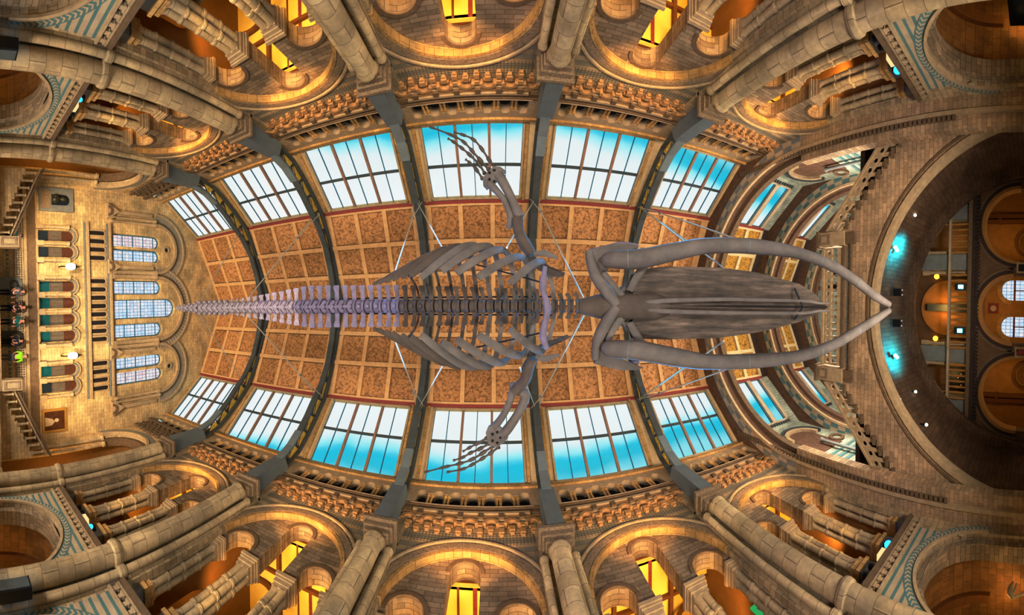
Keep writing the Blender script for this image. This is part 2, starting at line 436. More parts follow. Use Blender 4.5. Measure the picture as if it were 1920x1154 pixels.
for s in (-1, 1):
    SM = side(s)
    for bi, (x0, x1, c, r) in enumerate(BAYS):
        kx = r/2.28; nm = 'wall_%s_bay_%d' % (SIDE(s), bi+1); bay = '%s bay of the %s arcade' % (SO[bi], SIDE(s))
        gx = c+(.1 if bi == 0 else 0)
        # front plane with the great arch of the gallery and the arch of the side chapel
        ground = arch(gx-2.15*kx, gx+2.15*kx, .05, 3.3)
        m = MB().slab(SM, rect(x0, x1, 0, 15.15), [arch(c-r, c+r, 6., 10.72, 30), ground], W, W+.25)
        struct(nm, m, M['wall'], 'masonry front with wide round arch, %s' % bay)
        # recessed tympanum
        o = [(c-2.6*kx, 10.42), (c-2.12*kx, 10.42)]
        def head(u0, u1, vs, n=14):
            rr = (u1-u0)/2; cc = (u0+u1)/2
            return [(u0, 10.42)]*0+[(cc-rr*cos(PI*i/n), vs+rr*sin(PI*i/n)) for i in range(n+1)]
        o += head(c-2.12*kx, c-1.0*kx, 10.72)+[(c-1.0*kx, 10.42), (c-.5*kx, 10.42)]
        o += head(c-.5*kx, c+.5*kx, 12.35)+[(c+.5*kx, 10.42), (c+1.0*kx, 10.42)]
        o += head(c+1.0*kx, c+2.12*kx, 10.72)+[(c+2.12*kx, 10.42), (c+2.6*kx, 10.42), (c+2.6*kx, 13.3), (c-2.6*kx, 13.3)]
        struct('wall_%s_tympanum_%d' % (SIDE(s), bi+1), MB().slab(SM, o, [], W+.252, W+.85), M['recess'], 'tympanum with one tall and two short openings, %s' % bay)
        struct('wall_%s_lower_%d' % (SIDE(s), bi+1), MB().slab(SM, rect(x0, x1, 0, 5.38), [arch(gx-1.9*kx, gx+1.9*kx, .05, 3.3)], W+.252, W+.85), M['recess'], 'inner order of chapel arch, %s' % bay)
        # mouldings: golden arch ring, cable ring, hood; tile ring round the chapel arch
        t = thing('arch_moulding', 'round moulded arch over three gallery openings, %s' % bay, 'arch moulding', (c, s*W, 10.72), kind='structure')
        MB().ring(SM, c, 10.72, r-.03, r+.09, W-.02, W+.26, n=36).build('gold_ring', M['reveal'], t)
        MB().ring(SM, c, 10.72, r+.13, r+.36, W-.03, W+.01, n=36).build('carved_ring', M['carved'], t)
        MB().ring(SM, c, 10.72, r+.44, r+.51, W-.07, W+.01, n=36).build('hood', M['trim'], t)
        for u, v, rr in ((c-1.56*kx, 10.72, .56*kx), (c+1.56*kx, 10.72, .56*kx), (c, 12.35, .5*kx)):
            MB().ring(SM, u, v, rr-.01, rr+.12, W+.21, W+.26, n=20).build('opening_ring', M['trim_dark'], t)
        t = thing('chapel_arch_ring', 'teal leaf-pattern ring round chapel arch, %s' % bay, 'arch moulding', (gx, s*W, 3.3), kind='structure')
        MB().ring(SM, gx, 3.3, 2.13*kx, 2.24*kx, W-.07, W+.02, n=36).build('inner_moulding', M['trim'], t)
        MB().ring(SM, gx, 3.3, 2.26*kx, 2.55*kx, W-.02, W+.01, n=36).build('tile_ring', M['teal'], t)
        lf = MB()
        for i in range(44):
            a = PI*(i+.5)/44
            for sg in (-1, 1):
                p = []
                for da, rr in ((-.012, 2.405), (.03, 2.405+sg*.1), (.055, 2.405+sg*.1), (.02, 2.405)):
                    p.append((gx+rr*kx*cos(a+da), 3.3+rr*kx*sin(a+da)))
                lf.slab(SM, p, [], W-.028, W-.018, False)
        lf.build('leaf_pattern', M['cream'], t)
        sp = thing('spandrel_tiles', 'teal and cream striped tiles under balustrade, %s' % bay, 'tiles', (c, s*W, 4.4), kind='structure')
        a_, b_ = MB(), MB()
        for i, z in enumerate((5.78, 5.5, 5.22, 4.94, 4.66, 4.38)):
            for sg in (-1, 1):
                rr = 2.58*kx; d = z-3.3
                e0 = gx+sg*(math.sqrt(max(0, rr*rr-(d+.13)**2)) if d+.13 < rr else .0)
                e1 = (x1-.72) if sg > 0 else (x0+.72)
                if abs(e1-e0) < .08: continue
                u0, u1 = min(e0, e1), max(e0, e1)
                b_.box(SM, u0, u1, z-.2, z-.02, W-.012, W+.005)
                a_.box(SM, u0, u1, z-.02, z+.08, W-.014, W+.005)
        a_.build('teal_stripes', M['teal'], sp); b_.build('cream_stripes', M['cream'], sp)
        # balustrade of the first-floor gallery
        u0, u1 = x0+.67, x1-.67
        if bi == 4: u1 = x1-.35
        t = thing('gallery_balustrade', 'pierced stone balustrade with dark rail, %s' % bay, 'balustrade', (c, s*W, 5.86), 'gallery balustrades')
        MB().box(SM, u0, u1, 6.3, 6.42, W-.2, W+.1).box(SM, u0, u1, 6.24, 6.3, W-.14, W+.06).build('rail', M['trim_dark'], t)
        MB().box(SM, u0, u1, 5.86, 5.95, W-.14, W+.1).build('base', M['trim'], t)
        nb = 15 if bi < 4 else 14; pitch = (u1-u0)/nb
        for i in range(nb):
            x = u0+pitch*(i+.5); m = MB()
            m.box(SM, x-.07, x+.07, 5.95, 6.1, W-.1, W+.02).box(SM, x-.11, x+.11, 6.1, 6.16, W-.13, W+.04)
            m.box(SM, x-.15, x+.15, 6.18, 6.24, W-.12, W+.03).box(SM, x-.05, x+.05, 6.16, 6.2, W-.08, W)
            m.build('baluster', M['trim'], t)
        struct('floor_gallery_%s_%d' % (SIDE(s), bi+1), MB().box(SM, x0, x1, 5.4, 5.5, W+.86, W+5), M['gwood'], 'gallery floor behind balustrade, %s' % bay, 'floor')
        # clustered columns
        for dx, pos in ((-2.32, 'left jamb'), (-.75, 'left middle'), (.75, 'right middle'), (2.32, 'right jamb')):
            lab = 'clustered stone shafts with block capital, %s of %s' % (pos, bay)
            x = c+dx*kx; y = s*(W+.55)
            kind = 'j' if abs(dx) > 2 else 'm'
            if kind not in proto:
                dxs = (-.13, .13) if kind == 'm' else (-.06, .06)
                proto[kind] = make_cluster('clustered_column', x, y, s, lab, 'clustered arcade columns', (-.13, .13) if kind == 'm' else (-.12, .12), (-.15, .15))
            else: dup(proto[kind], (x, y, 5.4), lab)
        # corbel table and cornice
        t = thing('corbel_table', 'rows of corbels and small arches below clerestory, %s' % bay, 'corbel table', (c, s*W, 13.8), kind='structure')
        n = 7; u0 = c-2.74*kx; p = 5.48*kx/n
        br_, ar_, bl_, cr_ = MB(), MB(), MB(), MB()
        for i in range(n):
            x = u0+p*(i+.5)
            br_.box(SM, x-.1, x+.1, 13.92, 14.14, W-.15, W).box(SM, x-.07, x+.07, 13.84, 13.92, W-.1, W)
            br_.box(SM, x-p/2-.1, x-p/2+.1, 13.8, 14.02, W-.14, W).box(SM, x-p/2-.07, x-p/2+.07, 13.72, 13.8, W-.09, W)
            br_.box(SM, x-.16, x+.16, 14.14, 14.2, W-.1, W)
            ar_.ring(SM, x, 14.2, .19*kx, .31*kx, W-.2, W, n=10)
            ar_.box(SM, x-p/2-.09, x-p/2+.09, 14.12, 14.3, W-.17, W)
            bl_.box(SM, x-p/2-.1, x-p/2+.1, 14.48, 14.74, W-.24, W)
            cr_.box(SM, x-p/2+.1, x+p/2-.1, 14.58, 14.71, W-.16, W)
        br_.build('lower_brackets', M['frieze'], t); ar_.build('small_arches', M['frieze'], t); bl_.build('upper_brackets', M['trim_dark'], t); cr_.build('panels', M['frieze'], t)
        MB().box(SM, x0+.7, x1-.7, 14.42, 14.48, W-.17, W).box(SM, x0+.7, x1-.7, 14.74, 14.86, W-.22, W).build('string', M['trim'], t)
        MB().box(SM, x0, x1, 14.86, 15.1, W-.16, W+.1).box(SM, x0, x1, 15.08, 15.18, W-.21, W).build('cornice', M['trim_dark'], t)
        MB().box(SM, x0+.5, x1-.5, 15.15, 15.195, W-.225, W-.16).build('pale_edge', M['cream'], t)  # cream strip paints a thin highlight along the cornice edge
        # dwarf arcade under the roof lights
        n = 7; p = .72*kx; u0 = c-p*n/2
        t = thing('dwarf_arcade', 'seven dark little arches with paired colonnettes, %s' % bay, 'arcade', (c, s*W, 15.2), 'dwarf arcades below the roof lights')
        o = [(x0, 15.95), (u0+.15, 15.95)]
        for i in range(n):
            a0 = u0+p*i+.15*kx; a1 = u0+p*(i+1)-.15*kx
            o += [((a0+a1)/2-(a1-a0)/2*cos(PI*q/10), 15.95+(a1-a0)/2*sin(PI*q/10)) for q in range(11)]
        o += [(x1, 15.95), (x1, 16.56), (x0, 16.56)]
        mm = MB().slab(SM, o, [], W-.2, W+.15); mm.box(SM, x0, u0+.15, 15.1, 15.95, W-.2, W+.15).box(SM, x1, c+p*n/2-.15, 15.1, 15.95, W-.2, W+.15)
        mm.build('arch_panel', M['trim'], t)
        MB().box(SM, x0, x1, 16.48, 16.62, W-.3, W+.3).box(SM, x0, x1, 16.62, 16.95, W-.14, W+.1).build('ledge', M['reveal'], t)
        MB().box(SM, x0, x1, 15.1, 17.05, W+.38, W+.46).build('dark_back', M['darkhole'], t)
        for i in range(1, n):
            for sg in (-.075, .075):
                x = u0+p*i+sg*kx; m = MB(); m.lathe(x, s*(W-.11), [(.075, 15.15), (.075, 15.25), (.055, 15.31), (.055, 15.78), (.08, 15.85), (.09, 15.96)], 8)
                m.build('colonnette', M['reveal'], t)
        # the room behind the gallery and the chapel below
        gz = 12.55
        m = MB().box(SM, x0, x1, 5.3, gz+.6, W+5, W+5.15)
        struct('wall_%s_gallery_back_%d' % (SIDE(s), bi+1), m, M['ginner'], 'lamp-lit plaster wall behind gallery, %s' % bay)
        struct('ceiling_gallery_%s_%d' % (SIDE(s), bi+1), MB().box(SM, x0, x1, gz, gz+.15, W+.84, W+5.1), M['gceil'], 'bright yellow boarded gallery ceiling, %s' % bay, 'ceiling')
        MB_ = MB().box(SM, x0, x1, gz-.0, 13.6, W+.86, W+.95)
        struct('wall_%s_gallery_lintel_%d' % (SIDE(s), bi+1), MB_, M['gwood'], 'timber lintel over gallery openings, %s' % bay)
        t = thing('gallery_ceiling_beams', 'dark timber beams across yellow gallery ceiling, %s' % bay, 'beams', (c, s*(W+3), gz), kind='structure')
        for q in (-2.9, -1.1, 1.1, 2.9):
            MB().box(SM, c+q*kx-.07, c+q*kx+.07, gz-.16, gz+.01, W+.86, W+5).build('beam', M['gwood'], t)
        MB().box(SM, x0, x1, gz-.14, gz+.01, W+2.3, W+2.42).build('beam', M['gwood'], t)
        MB().box(SM, c+.22, c+.36, gz-.012, gz+.01, W+.86, W+5).build('red_band', M['red'], t)
        MB().box(SM, c-.3, c-.22, gz-.012, gz+.01, W+.86, W+5).build('brown_band', M['gwood'], t)
        for q in (-1.9, 1.9):
            mb = MB(); mb.ring(SM, c+q*kx, gz-1.15, .95, 1.07, W+2.9, W+3.05, n=14); mb.build('curved_brace', M['gwood'], t)
        for xx, pw in (((x0, 'left'),) if bi < 4 else ((x0, 'left'), (x1, 'right'))):
            struct('wall_%s_gallery_partition_%d%s' % (SIDE(s), bi+1, '_end' if pw == 'right' else ''), MB().slab(lambda u, v, w: (w, s*u, v), rect(W+.86, W+5, 5.4, gz+.1), [] if pw == 'right' else [arch(W+2.0, W+4.2, 5.45, 9.2)], xx-.25, xx+.25), M['ginner'], 'partition with arch at %s end of gallery, %s' % (pw, bay))
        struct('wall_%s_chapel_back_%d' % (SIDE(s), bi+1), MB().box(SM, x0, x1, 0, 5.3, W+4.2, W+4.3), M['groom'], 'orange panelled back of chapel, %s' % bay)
        t = thing('chapel_vault', 'glowing orange vault inside chapel, %s' % bay, 'vault', (gx, s*(W+2), 3.3), kind='structure')
        MB().ring(SM, gx, 3.2, 2.2*kx, 2.3*kx, W+.86, W+4.2, n=24).build('barrel', M['groom'], t)
        MB().ring(SM, gx, 3.2, 2.0*kx, 2.2*kx, W+2.2, W+2.5, n=24).build('rib', M['gwood'], t)
        MB().box(SM, gx-2.3*kx, gx-2.2*kx, 0, 3.2, W+.86, W+4.2).box(SM, gx+2.2*kx, gx+2.3*kx, 0, 3.2, W+.86, W+4.2).build('side_wall', M['groom'], t)
        # two dark uprights in the chapel
        for q in (.25, .75):
            uid += 1
            tag(MB().box(SM, gx+q*kx-.05, gx+q*kx+.05, 0, 5.1, W+3.1, W+3.2).build('display_upright', M['black'], None), '%s dark upright post in chapel, %s' % ('left' if q < .5 else 'right', bay), 'post', 'chapel display posts')
    # piers with their shafts
    for ri, x in enumerate(RIBS):
        where = '%s on %s side' % (SO[ri], SIDE(s))
        t = thing('engaged_pier', 'tall nave pier with slim side shafts, %s' % where, 'pier', (x, s*W, 0), 'nave piers')
        MB().box(SM, x-.62, x+.62, 0, 15.1, W-.12, W-.002).build('pilaster', M['pier'], t)
        y = s*(W-.47)
        m = MB().lathe(x, y, [(.42, 0), (.42, .5), (.33, .6), (.33, 6.3), (.4, 6.34), (.42, 6.45), (.4, 6.56), (.33, 6.62), (.32, 12.1), (.36, 12.15), (.36, 12.25)], 20)
        m.build('main_shaft', M['shaft'], t, True)
        for q in (-.5, .5):
            m = MB().lathe(x+q, s*(W-.215), [(.14, 0), (.13, 6.3), (.19, 6.36), (.19, 6.54), (.13, 6.6), (.12, 12.1), (.16, 12.15), (.16, 12.25)], 12)
            m.build('side_shaft', M['shaft'], t, True)
        m = MB()
        for z0, z1, h, d in ((12.25, 12.4, .38, .3), (12.4, 12.6, .44, .38), (12.6, 12.8, .52, .46), (12.8, 12.92, .62, .58)):
            m.box(SM, x-h, x+h, z0, z1, W-.45-d+.15, W-.002)
        m.build('capital', M['carved'], t)
        MB().box(SM, x-.64, x+.64, 6.3, 6.6, W-.2, W-.002).build('string_ring', M['trim_dark'], t)
# ---- end bay beside the stained-glass wall: one tall open arch on each side
for s in (-1, 1):
    SM = side(s); x0, x1, c = -21.4, -16.05, -18.95; where = 'end bay of the %s side by the stained-glass wall' % SIDE(s)
    struct('wall_%s_end_bay' % SIDE(s), MB().slab(SM, rect(x0, x1, 0, 15.12), [arch(c-1.95, c+1.95, 4., 11., 26)], W, W+.8), M['endwall'], 'masonry with one tall open arch, %s' % where)
    t = thing('arch_moulding', 'moulded ring of tall open arch, %s' % where, 'arch moulding', (c, s*W, 11), kind='structure')
    MB().ring(SM, c, 11, 1.9, 2.06, W-.08, W+.2, n=30).build('inner_ring', M['trim'], t)
    MB().ring(SM, c, 11, 2.12, 2.36, W-.05, W+.02, n=30).build('outer_ring', M['grey'], t)
    MB().ring(SM, c, 11, 1.7, 1.94, W+.3, W+.8, n=30).build('second_ring', M['trim_dark'], t)
    for q in (-1.85, -1.62, 1.62, 1.85):
        m = MB().lathe(c+q, s*(W+.25+(.3 if abs(q) < 1.8 else 0)), [(.12, 4), (.12, 10.8), (.18, 10.85), (.18, 11)], 10); m.build('jamb_shaft', M['shaft'], t, True)
    t = thing('corbel_table', 'dark carved lattice frieze, %s' % where, 'corbel table', (c, s*W, 13.8), kind='structure')
    m = MB()
    for i in range(10):
        for j in range(4):
            m.ring(SM, x0+.5+i*.5+(j % 2)*.25, 13.75+j*.28, .12, .22, W-.2, W, 0, 2*PI, 8)
    m.build('lattice', M['trim_dark'], t)
    MB().box(SM, x0, x1, 14.9, 15.2, W-.24, W-.002).build('cornice', M['trim_dark'], t)
    t = thing('dwarf_arcade', 'row of little arches with colonnettes, %s' % where, 'arcade', (c, s*W, 15.2), 'dwarf arcades below the roof lights')
    n = 6; p = .72; u0 = c-p*n/2; o = [(x0, 15.95), (u0+.15, 15.95)]
    for i in range(n):
        a0 = u0+p*i+.15; a1 = u0+p*(i+1)-.15
        o += [((a0+a1)/2-(a1-a0)/2*cos(PI*q/10), 15.95+(a1-a0)/2*sin(PI*q/10)) for q in range(11)]
    o += [(x1, 15.95), (x1, 16.56), (x0, 16.56)]
    MB().slab(SM, o, [], W-.2, W+.15).build('arch_panel', M['trim'], t)
    MB().box(SM, x0, x1, 16.48, 16.62, W-.3, W+.3).box(SM, x0, x1, 16.62, 16.95, W-.14, W+.1).build('ledge', M['reveal'], t)
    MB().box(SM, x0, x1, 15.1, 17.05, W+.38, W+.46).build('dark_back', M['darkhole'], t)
    for i in range(0, n+1):
        m = MB().lathe(u0+p*i, s*(W-.08), [(.09, 15.15), (.06, 15.3), (.06, 15.8), (.1, 15.96)], 8); m.build('colonnette', M['reveal'], t)
    # lamp-lit vault beyond
    t = thing('chapel_vault', 'amber lit vault seen through tall arch, %s' % where, 'vault', (c, s*(W+2), 11), kind='structure')
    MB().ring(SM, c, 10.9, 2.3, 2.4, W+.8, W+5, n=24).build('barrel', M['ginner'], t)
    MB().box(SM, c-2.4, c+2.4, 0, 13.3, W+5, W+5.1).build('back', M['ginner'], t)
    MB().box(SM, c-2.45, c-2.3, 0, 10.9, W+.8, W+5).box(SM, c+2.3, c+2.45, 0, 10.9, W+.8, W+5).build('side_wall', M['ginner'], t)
    for q in (.0, .9):
        MB().ring(SM, c, 10.9, 1.9, 2.3, W+2+q*2, W+2.3+q*2, n=24).build('rib', M['trim_dark'], t)
# ------------------------------------------------------------------ roof: glazed lower slopes, painted upper slopes
SL = math.hypot(2.55, 3.15)
def slopeM(s):
    T = Vector((0, -2.55/SL, 3.15/SL)); N = Vector((0, -3.15/SL, -2.55/SL))
    def Mf(u, v, w):
        y = 8.05+T.y*v+N.y*w; z = 16.95+T.z*v+N.z*w
        return (u, s*y, z)
    return Mf
CL_ = math.hypot(5.5, 2.5)
def ceilM(s):
    T = Vector((0, -5.5/CL_, 2.5/CL_)); N = Vector((0, -2.5/CL_, -5.5/CL_))
    def Mf(u, v, w): return (u, s*(5.5+T.y*v+N.y*w), 20.1+T.z*v+N.z*w)
    return Mf
RB = [(-21.4, -16.05)]+[(a, b) for a, b, _, _ in BAYS]
RN = ['end bay by stained-glass wall', 'leftmost full bay', 'bay left of centre', 'centre bay', 'bay right of centre', 'bay before stone bridge']
wn = 0
for s in (-1, 1):
    Sf, Cf = slopeM(s), ceilM(s)
    for bi, (x0, x1) in enumerate(RB):
        where = '%s, %s side of hall' % (RN[bi], SIDE(s))
        a, b = x0+.72, x1-.72
        if bi == 0: a = x0+.25
        if bi == 5: b = x1-.35
        wn += 1
        t = thing('window_%d' % wn, 'large roof window of six tall lights, %s' % where, 'window', ((a+b)/2, s*8.05, 16.95), 'roof windows', 'structure')
        fr = MB().slab(Sf, rect(x0, x1, -.15, SL), [rect(a, b, .06, SL-.28)], -.1, .02)
        fr.build('frame_board', M['frame'], t)
        m = MB().box(Sf, a-.08, a+.02, .02, SL-.2, .0, .12).box(Sf, b-.02, b+.08, .02, SL-.2, .0, .12).box(Sf, a-.08, b+.08, SL-.3, SL-.2, 0, .12)
        m.build('inner_frame', M['trim'], t)
        for k in (1, 2):
            x = a+(b-a)*k/3; MB().box(Sf, x-.06, x+.06, .06, SL-.28, -.06, .1).build('mullion', M['mullion'], t)
        m = MB()
        for k in (1, 3, 5):
            x = a+(b-a)*k/6; m.box(Sf, x-.018, x+.018, .06, SL-.28, -.04, .03)
        m.box(Sf, a, a+.03, .06, SL-.28, -.04, .03).box(Sf, b-.03, b, .06, SL-.28, -.04, .03)
        m.build('glazing_bars', M['bar'], t)
        MB().box(Sf, a, b, SL*.49-.05, SL*.49+.05, -.05, .08).build('transom', M['iron_dark'], t)
        MB().box(Sf, a, b, .06, SL-.28, -.05, -.035).build('glass', M['glass'], t)
        # boards beside the truss
        for q, e0, e1 in ((0, x0+.3, a-.1), (1, b+.1, x1-.3)):
            if e1-e0 > .1: MB().box(Sf, e0, e0+(e1-e0)*.45, 0, SL-.1, .02, .1).build('side_moulding', M['reveal'], t)
        # ceiling
        t = thing('ceiling_%s_%d' % (SIDE(s), bi+1), 'buff beamed ceiling slope with nine painted panels, %s' % where, 'ceiling', ((x0+x1)/2, s*3, 21.2), None, 'structure')
        MB().box(Cf, x0, x1, -.05, CL_+.05, -.16, -.06).build('boarding', M['trim_dark'], t)
        MB().box(Cf, x0, x1, -.1, .08, -.05, .14).build('red_band', M['red'], t)
        MB().box(Cf, x0, x1, .08, .2, -.05, .1).build('edge_moulding', M['beam'], t)
        xa, xb = x0+.42, x1-.42
        if bi == 0: xa = x0+.1
        cols = [xa+(xb-xa)*k/3 for k in range(4)]; rows = [.2, 2.12, 4.02, 5.95]
        m = MB()
        for x in cols: m.box(Cf, x-.12, x+.12, .2, CL_, -.06, .1)
        for v in rows[1:3]: m.box(Cf, x0, x1, v-.13, v+.13, -.06, .13)
        m.box(Cf, x0, xa-.1, 0, CL_, -.06, .02).box(Cf, xb+.1, x1, 0, CL_, -.06, .02)
        m.build('beams', M['beam'], t)
        dt = MB()
        for v in rows[1:3]:
            for k in range(40): 
                x = x0+.3+(x1-x0-.6)*k/40; dt.box(Cf, x, x+.06, v-.17, v-.12, 0, .1)
        dt.build('dentils', M['trim_dark'], t)
        for i in range(3):
            for j in range(3):
                MB().box(Cf, cols[i]+.1, cols[i+1]-.1, rows[j]+(.1 if j else 0), rows[j+1]-.1, -.07, -.045).build('painted_panel', PAN[(i+j+bi) % 3], t)
MB_r = MB().box(flatM, -21.4, 27, -.16, .16, 22.42, 22.66)
struct('trim_1', MB_r, M['beam'], 'long ridge beam along the top of the ceiling', 'beam')

# ------------------------------------------------------------------ iron trusses
lowp = [(7.62, 12.95), (7.6, 14.2), (7.48, 15.4), (7.12, 16.3), (6.66, 17.1), (6.12, 17.85), (5.5, 18.55), (4.75, 19.5), (3.6, 20.4), (2.2, 21.0), (1.0, 21.3), (0, 21.38)]
upp = [(7.9, 15.5), (7.62, 16.7), (7.1, 17.55), (6.35, 18.6), (5.4, 19.75), (4.0, 20.6), (2.25, 21.4), (0, 22.3)]
def both(p): return p+[(-y, z) for y, z in reversed(p[:-1])]
for ri, x in enumerate(RIBS):
    where = SO[ri]
    t = thing('roof_truss', '%s of five arched iron roof trusses with gilded lattice' % where, 'roof truss', (x, 0, 12.9), 'iron roof trusses')
    MB().ribbon(cross, both(lowp), .13, x-.17, x+.17).build('lower_chord', M['iron_dark'], t)
    MB().ribbon(cross, both(upp), .12, x-.24, x+.24).build('upper_chord', M['iron_dark'], t)
    MB().box(cross, -4.9, 4.9, 20.9, 20.96, x-.05, x+.05)
    for s in (-1, 1):
        Mx = lambda u, v, w: (w, s*u, v)
        MB().slab(Mx, [(7.35, 12.93), (8.1, 12.93), (8.1, 15.5), (7.86, 15.5), (7.38, 15.3)], [], x-.3, x+.3).build('foot_plate', M['iron'], t)
        MB().ribbon(Mx, [(7.4, 15.2), (7.12, 16.15), (6.64, 17.0)], .1, x-.2, x+.2).build('foot_flange', M['iron'], t)
        la = MB(); k = 0
        A = [(7.4, 15.6), (7.0, 16.5), (6.5, 17.35), (5.9, 18.1), (5.2, 19.0), (4.4, 19.8), (3.4, 20.5), (2.3, 20.96)]
        B = [(7.78, 16.0), (7.5, 16.9), (6.95, 17.75), (6.3, 18.65), (5.6, 19.5), (4.6, 20.25), (3.5, 20.8), (2.4, 21.3)]
        for i in range(7):
            la.ribbon(Mx, [A[i], B[i]], .05, x-.03, x+.03).ribbon(Mx, [B[i], A[i+1]], .05, x-.03, x+.03)
        la.build('lattice', M['iron_dark'], t)
        for i in range(6):
            c = ((A[i][0]+B[i][0]+B[i+1][0])/3, (A[i][1]+B[i][1]+B[i+1][1])/3)
            h = .2; tri = [(B[i][0]*.85+c[0]*.15, B[i][1]*.85+c[1]*.15), (B[i+1][0]*.85+c[0]*.15, B[i+1][1]*.85+c[1]*.15), (A[i+1][0]*.75+c[0]*.25, A[i+1][1]*.75+c[1]*.25)]
            cc = (sum(p[0] for p in tri)/3, sum(p[1] for p in tri)/3)
            hole = [(cc[0]+.07*cos(q*PI/4), cc[1]+.07*sin(q*PI/4)) for q in range(8)]
            MB().slab(Mx, tri, [hole], x-.06, x+.06).build('gilded_ornament', M['gilt'], t)

# ------------------------------------------------------------------ end wall with stained glass
XE = -21.4
holes = []
WIN = [(-4.92, -3.98, 12.42, 15.85)]
lanc = [(-.68, .68, 12.4, 16.9), (-2.02, -1.05, 12.4, 15.88), (1.05, 2.02, 12.4, 15.88),
        (-5.3, -4.42, 12.42, 15.85), (-4.24, -3.4, 12.42, 15.85), (4.42, 5.3, 12.42, 15.85), (3.4, 4.24, 12.42, 15.85)]
names = ['tall central', 'left of central', 'right of central', 'outermost upper', 'second upper', 'outermost lower', 'second lower']
for l in lanc: holes.append(arch(*l))
pairs = [-4.9, -3.85, -1.62, -.54, .54, 1.62, 3.85, 4.9]
for y in pairs: holes.append(arch(y-.34, y+.34, 7.1, 9.2))
bl = []
for y0, n in ((-5.5, 4), (-2.25, 8), (3.3, 4)):
    for i in range(n):
        y = y0+.29+.56*i; bl.append(y)
struct('wall_end_stained_glass', MB().slab(cross, [(-8.2, 0), (8.2, 0), (8.2, 16.9), (5.5, 20.2), (0, 22.7), (-5.5, 20.2), (-8.2, 16.9)], holes, XE-.45, XE), M['endwall'], 'warm stone end wall pierced by stained-glass lancets')
for i, l in enumerate(lanc):
    t = thing('window_%d' % (20+i), '%s stained-glass lancet in the end wall' % names[i], 'window', (XE-.3, (l[0]+l[1])/2, l[2]), 'stained-glass lancets', 'structure')
    MB().slab(cross, arch(*l), [], XE-.34, XE-.32).build('stained_glass', M['stained_p' if i in (3, 5) else 'stained'], t)
    m = MB()
    for q in range(1, 5):
        z = l[2]+(l[3]-l[2])*q/4; m.box(cross, l[0], l[1], z-.025, z+.025, XE-.31, XE-.27)
    m.ring(cross, (l[0]+l[1])/2, l[3], (l[1]-l[0])/2-.07, (l[1]-l[0])/2, XE-.31, XE-.26, n=18)
    m.box(cross, l[0], l[0]+.06, l[2], l[3], XE-.31, XE-.26).box(cross, l[1]-.06, l[1], l[2], l[3], XE-.31, XE-.26)
    m.build('lead_bars', M['bar'], t)
# great arches around the lancet groups
for yc, rr, zs, w in ((0, 2.25, 15.9, 'central'), (-4.38, 1.72, 15.9, 'upper'), (4.38, 1.72, 15.9, 'lower')):
    t = thing('window_arch', '%s moulded arch framing lancets of the end wall' % w, 'arch moulding', (XE, yc, zs), None, 'structure')
    MB().ring(cross, yc, zs, rr-.06, rr+.14, XE, XE+.22, n=34).build('inner_ring', M['trim'], t)
    def clip(rad):
        if not yc: return 0., PI
        a = math.acos(min(1., max(-1., (yc*yc+rad*rad-3.12**2)/(2*abs(yc)*rad)))) if abs(yc)-rad < 3.12 else 0.
        return (0., PI-a) if yc > 0 else (a, PI)
    rk = .72 if yc == 0 else .8
    for nm_, r0_, r1_, d_, mt_ in (('middle_ring', .2, .28, .14, 'trim_dark'), ('striped_ring', .36, rk, .05, 'cream'), ('hood', rk, rk+.1, .14, 'trim')):
        a0_, a1_ = clip(rr+r0_)
        MB().ring(cross, yc, zs, rr+r0_, rr+r1_, XE, XE+d_, a0_, a1_, 34).build(nm_, M[mt_], t)
    vm = MB(); a0_, a1_ = clip(rr+rk)
    for q in range(36):
        a = a0_+(a1_-a0_)*(q+.3)/36; vm.ring(cross, yc, zs, rr+.4, rr+rk-.05, XE+.05, XE+.06, a, a+(a1_-a0_)*.4/36, 1)
    vm.build('voussoir_stripes', M['grey'], t)
    for sg in (-1, 1):
        for q in (rr+.02, rr+.3):
            m = MB().lathe(XE+.12, yc+sg*q, [(.14, 12.2), (.14, 12.4), (.09, 12.5), (.09, 15.5), (.15, 15.6), (.16, 15.9)], 10); m.build('colonnette', M['trim'], t, True)
    if yc:
        MB().ring(cross, yc, 16.85, .16, .28, XE, XE+.1, 0, 2*PI, 18).build('oculus_ring', M['trim'], t)
        MB().slab(cross, [(yc+.17*cos(q*PI/8), 16.85+.17*sin(q*PI/8)) for q in range(16)], [], XE, XE+.03).build('oculus_glass', M['rod'], t)
# gabled brackets between the groups
for y in (-6.75, -2.95, 2.95, 6.75):
    t = thing('gabled_bracket', 'small gabled stone bracket on end wall, %s' % {-6.75: 'uppermost', -2.95: 'second from top', 2.95: 'second from bottom', 6.75: 'lowest'}[y], 'bracket', (XE, y, 11.6), 'end wall brackets')
    MB().slab(cross, [(y-.5, 11.9), (y+.5, 11.9), (y+.42, 12.1), (y, 12.85), (y-.42, 12.1)], [], XE, XE+.3).build('gable', M['trim'], t)
    MB().ring(cross, y, 11.95, .2, .36, XE, XE+.36).build('arch_head', M['trim_dark'], t)
    MB().box(cross, y-.12, y+.12, 12.6, 15.6, XE, XE+.16).build('strip', M['trim'], t)
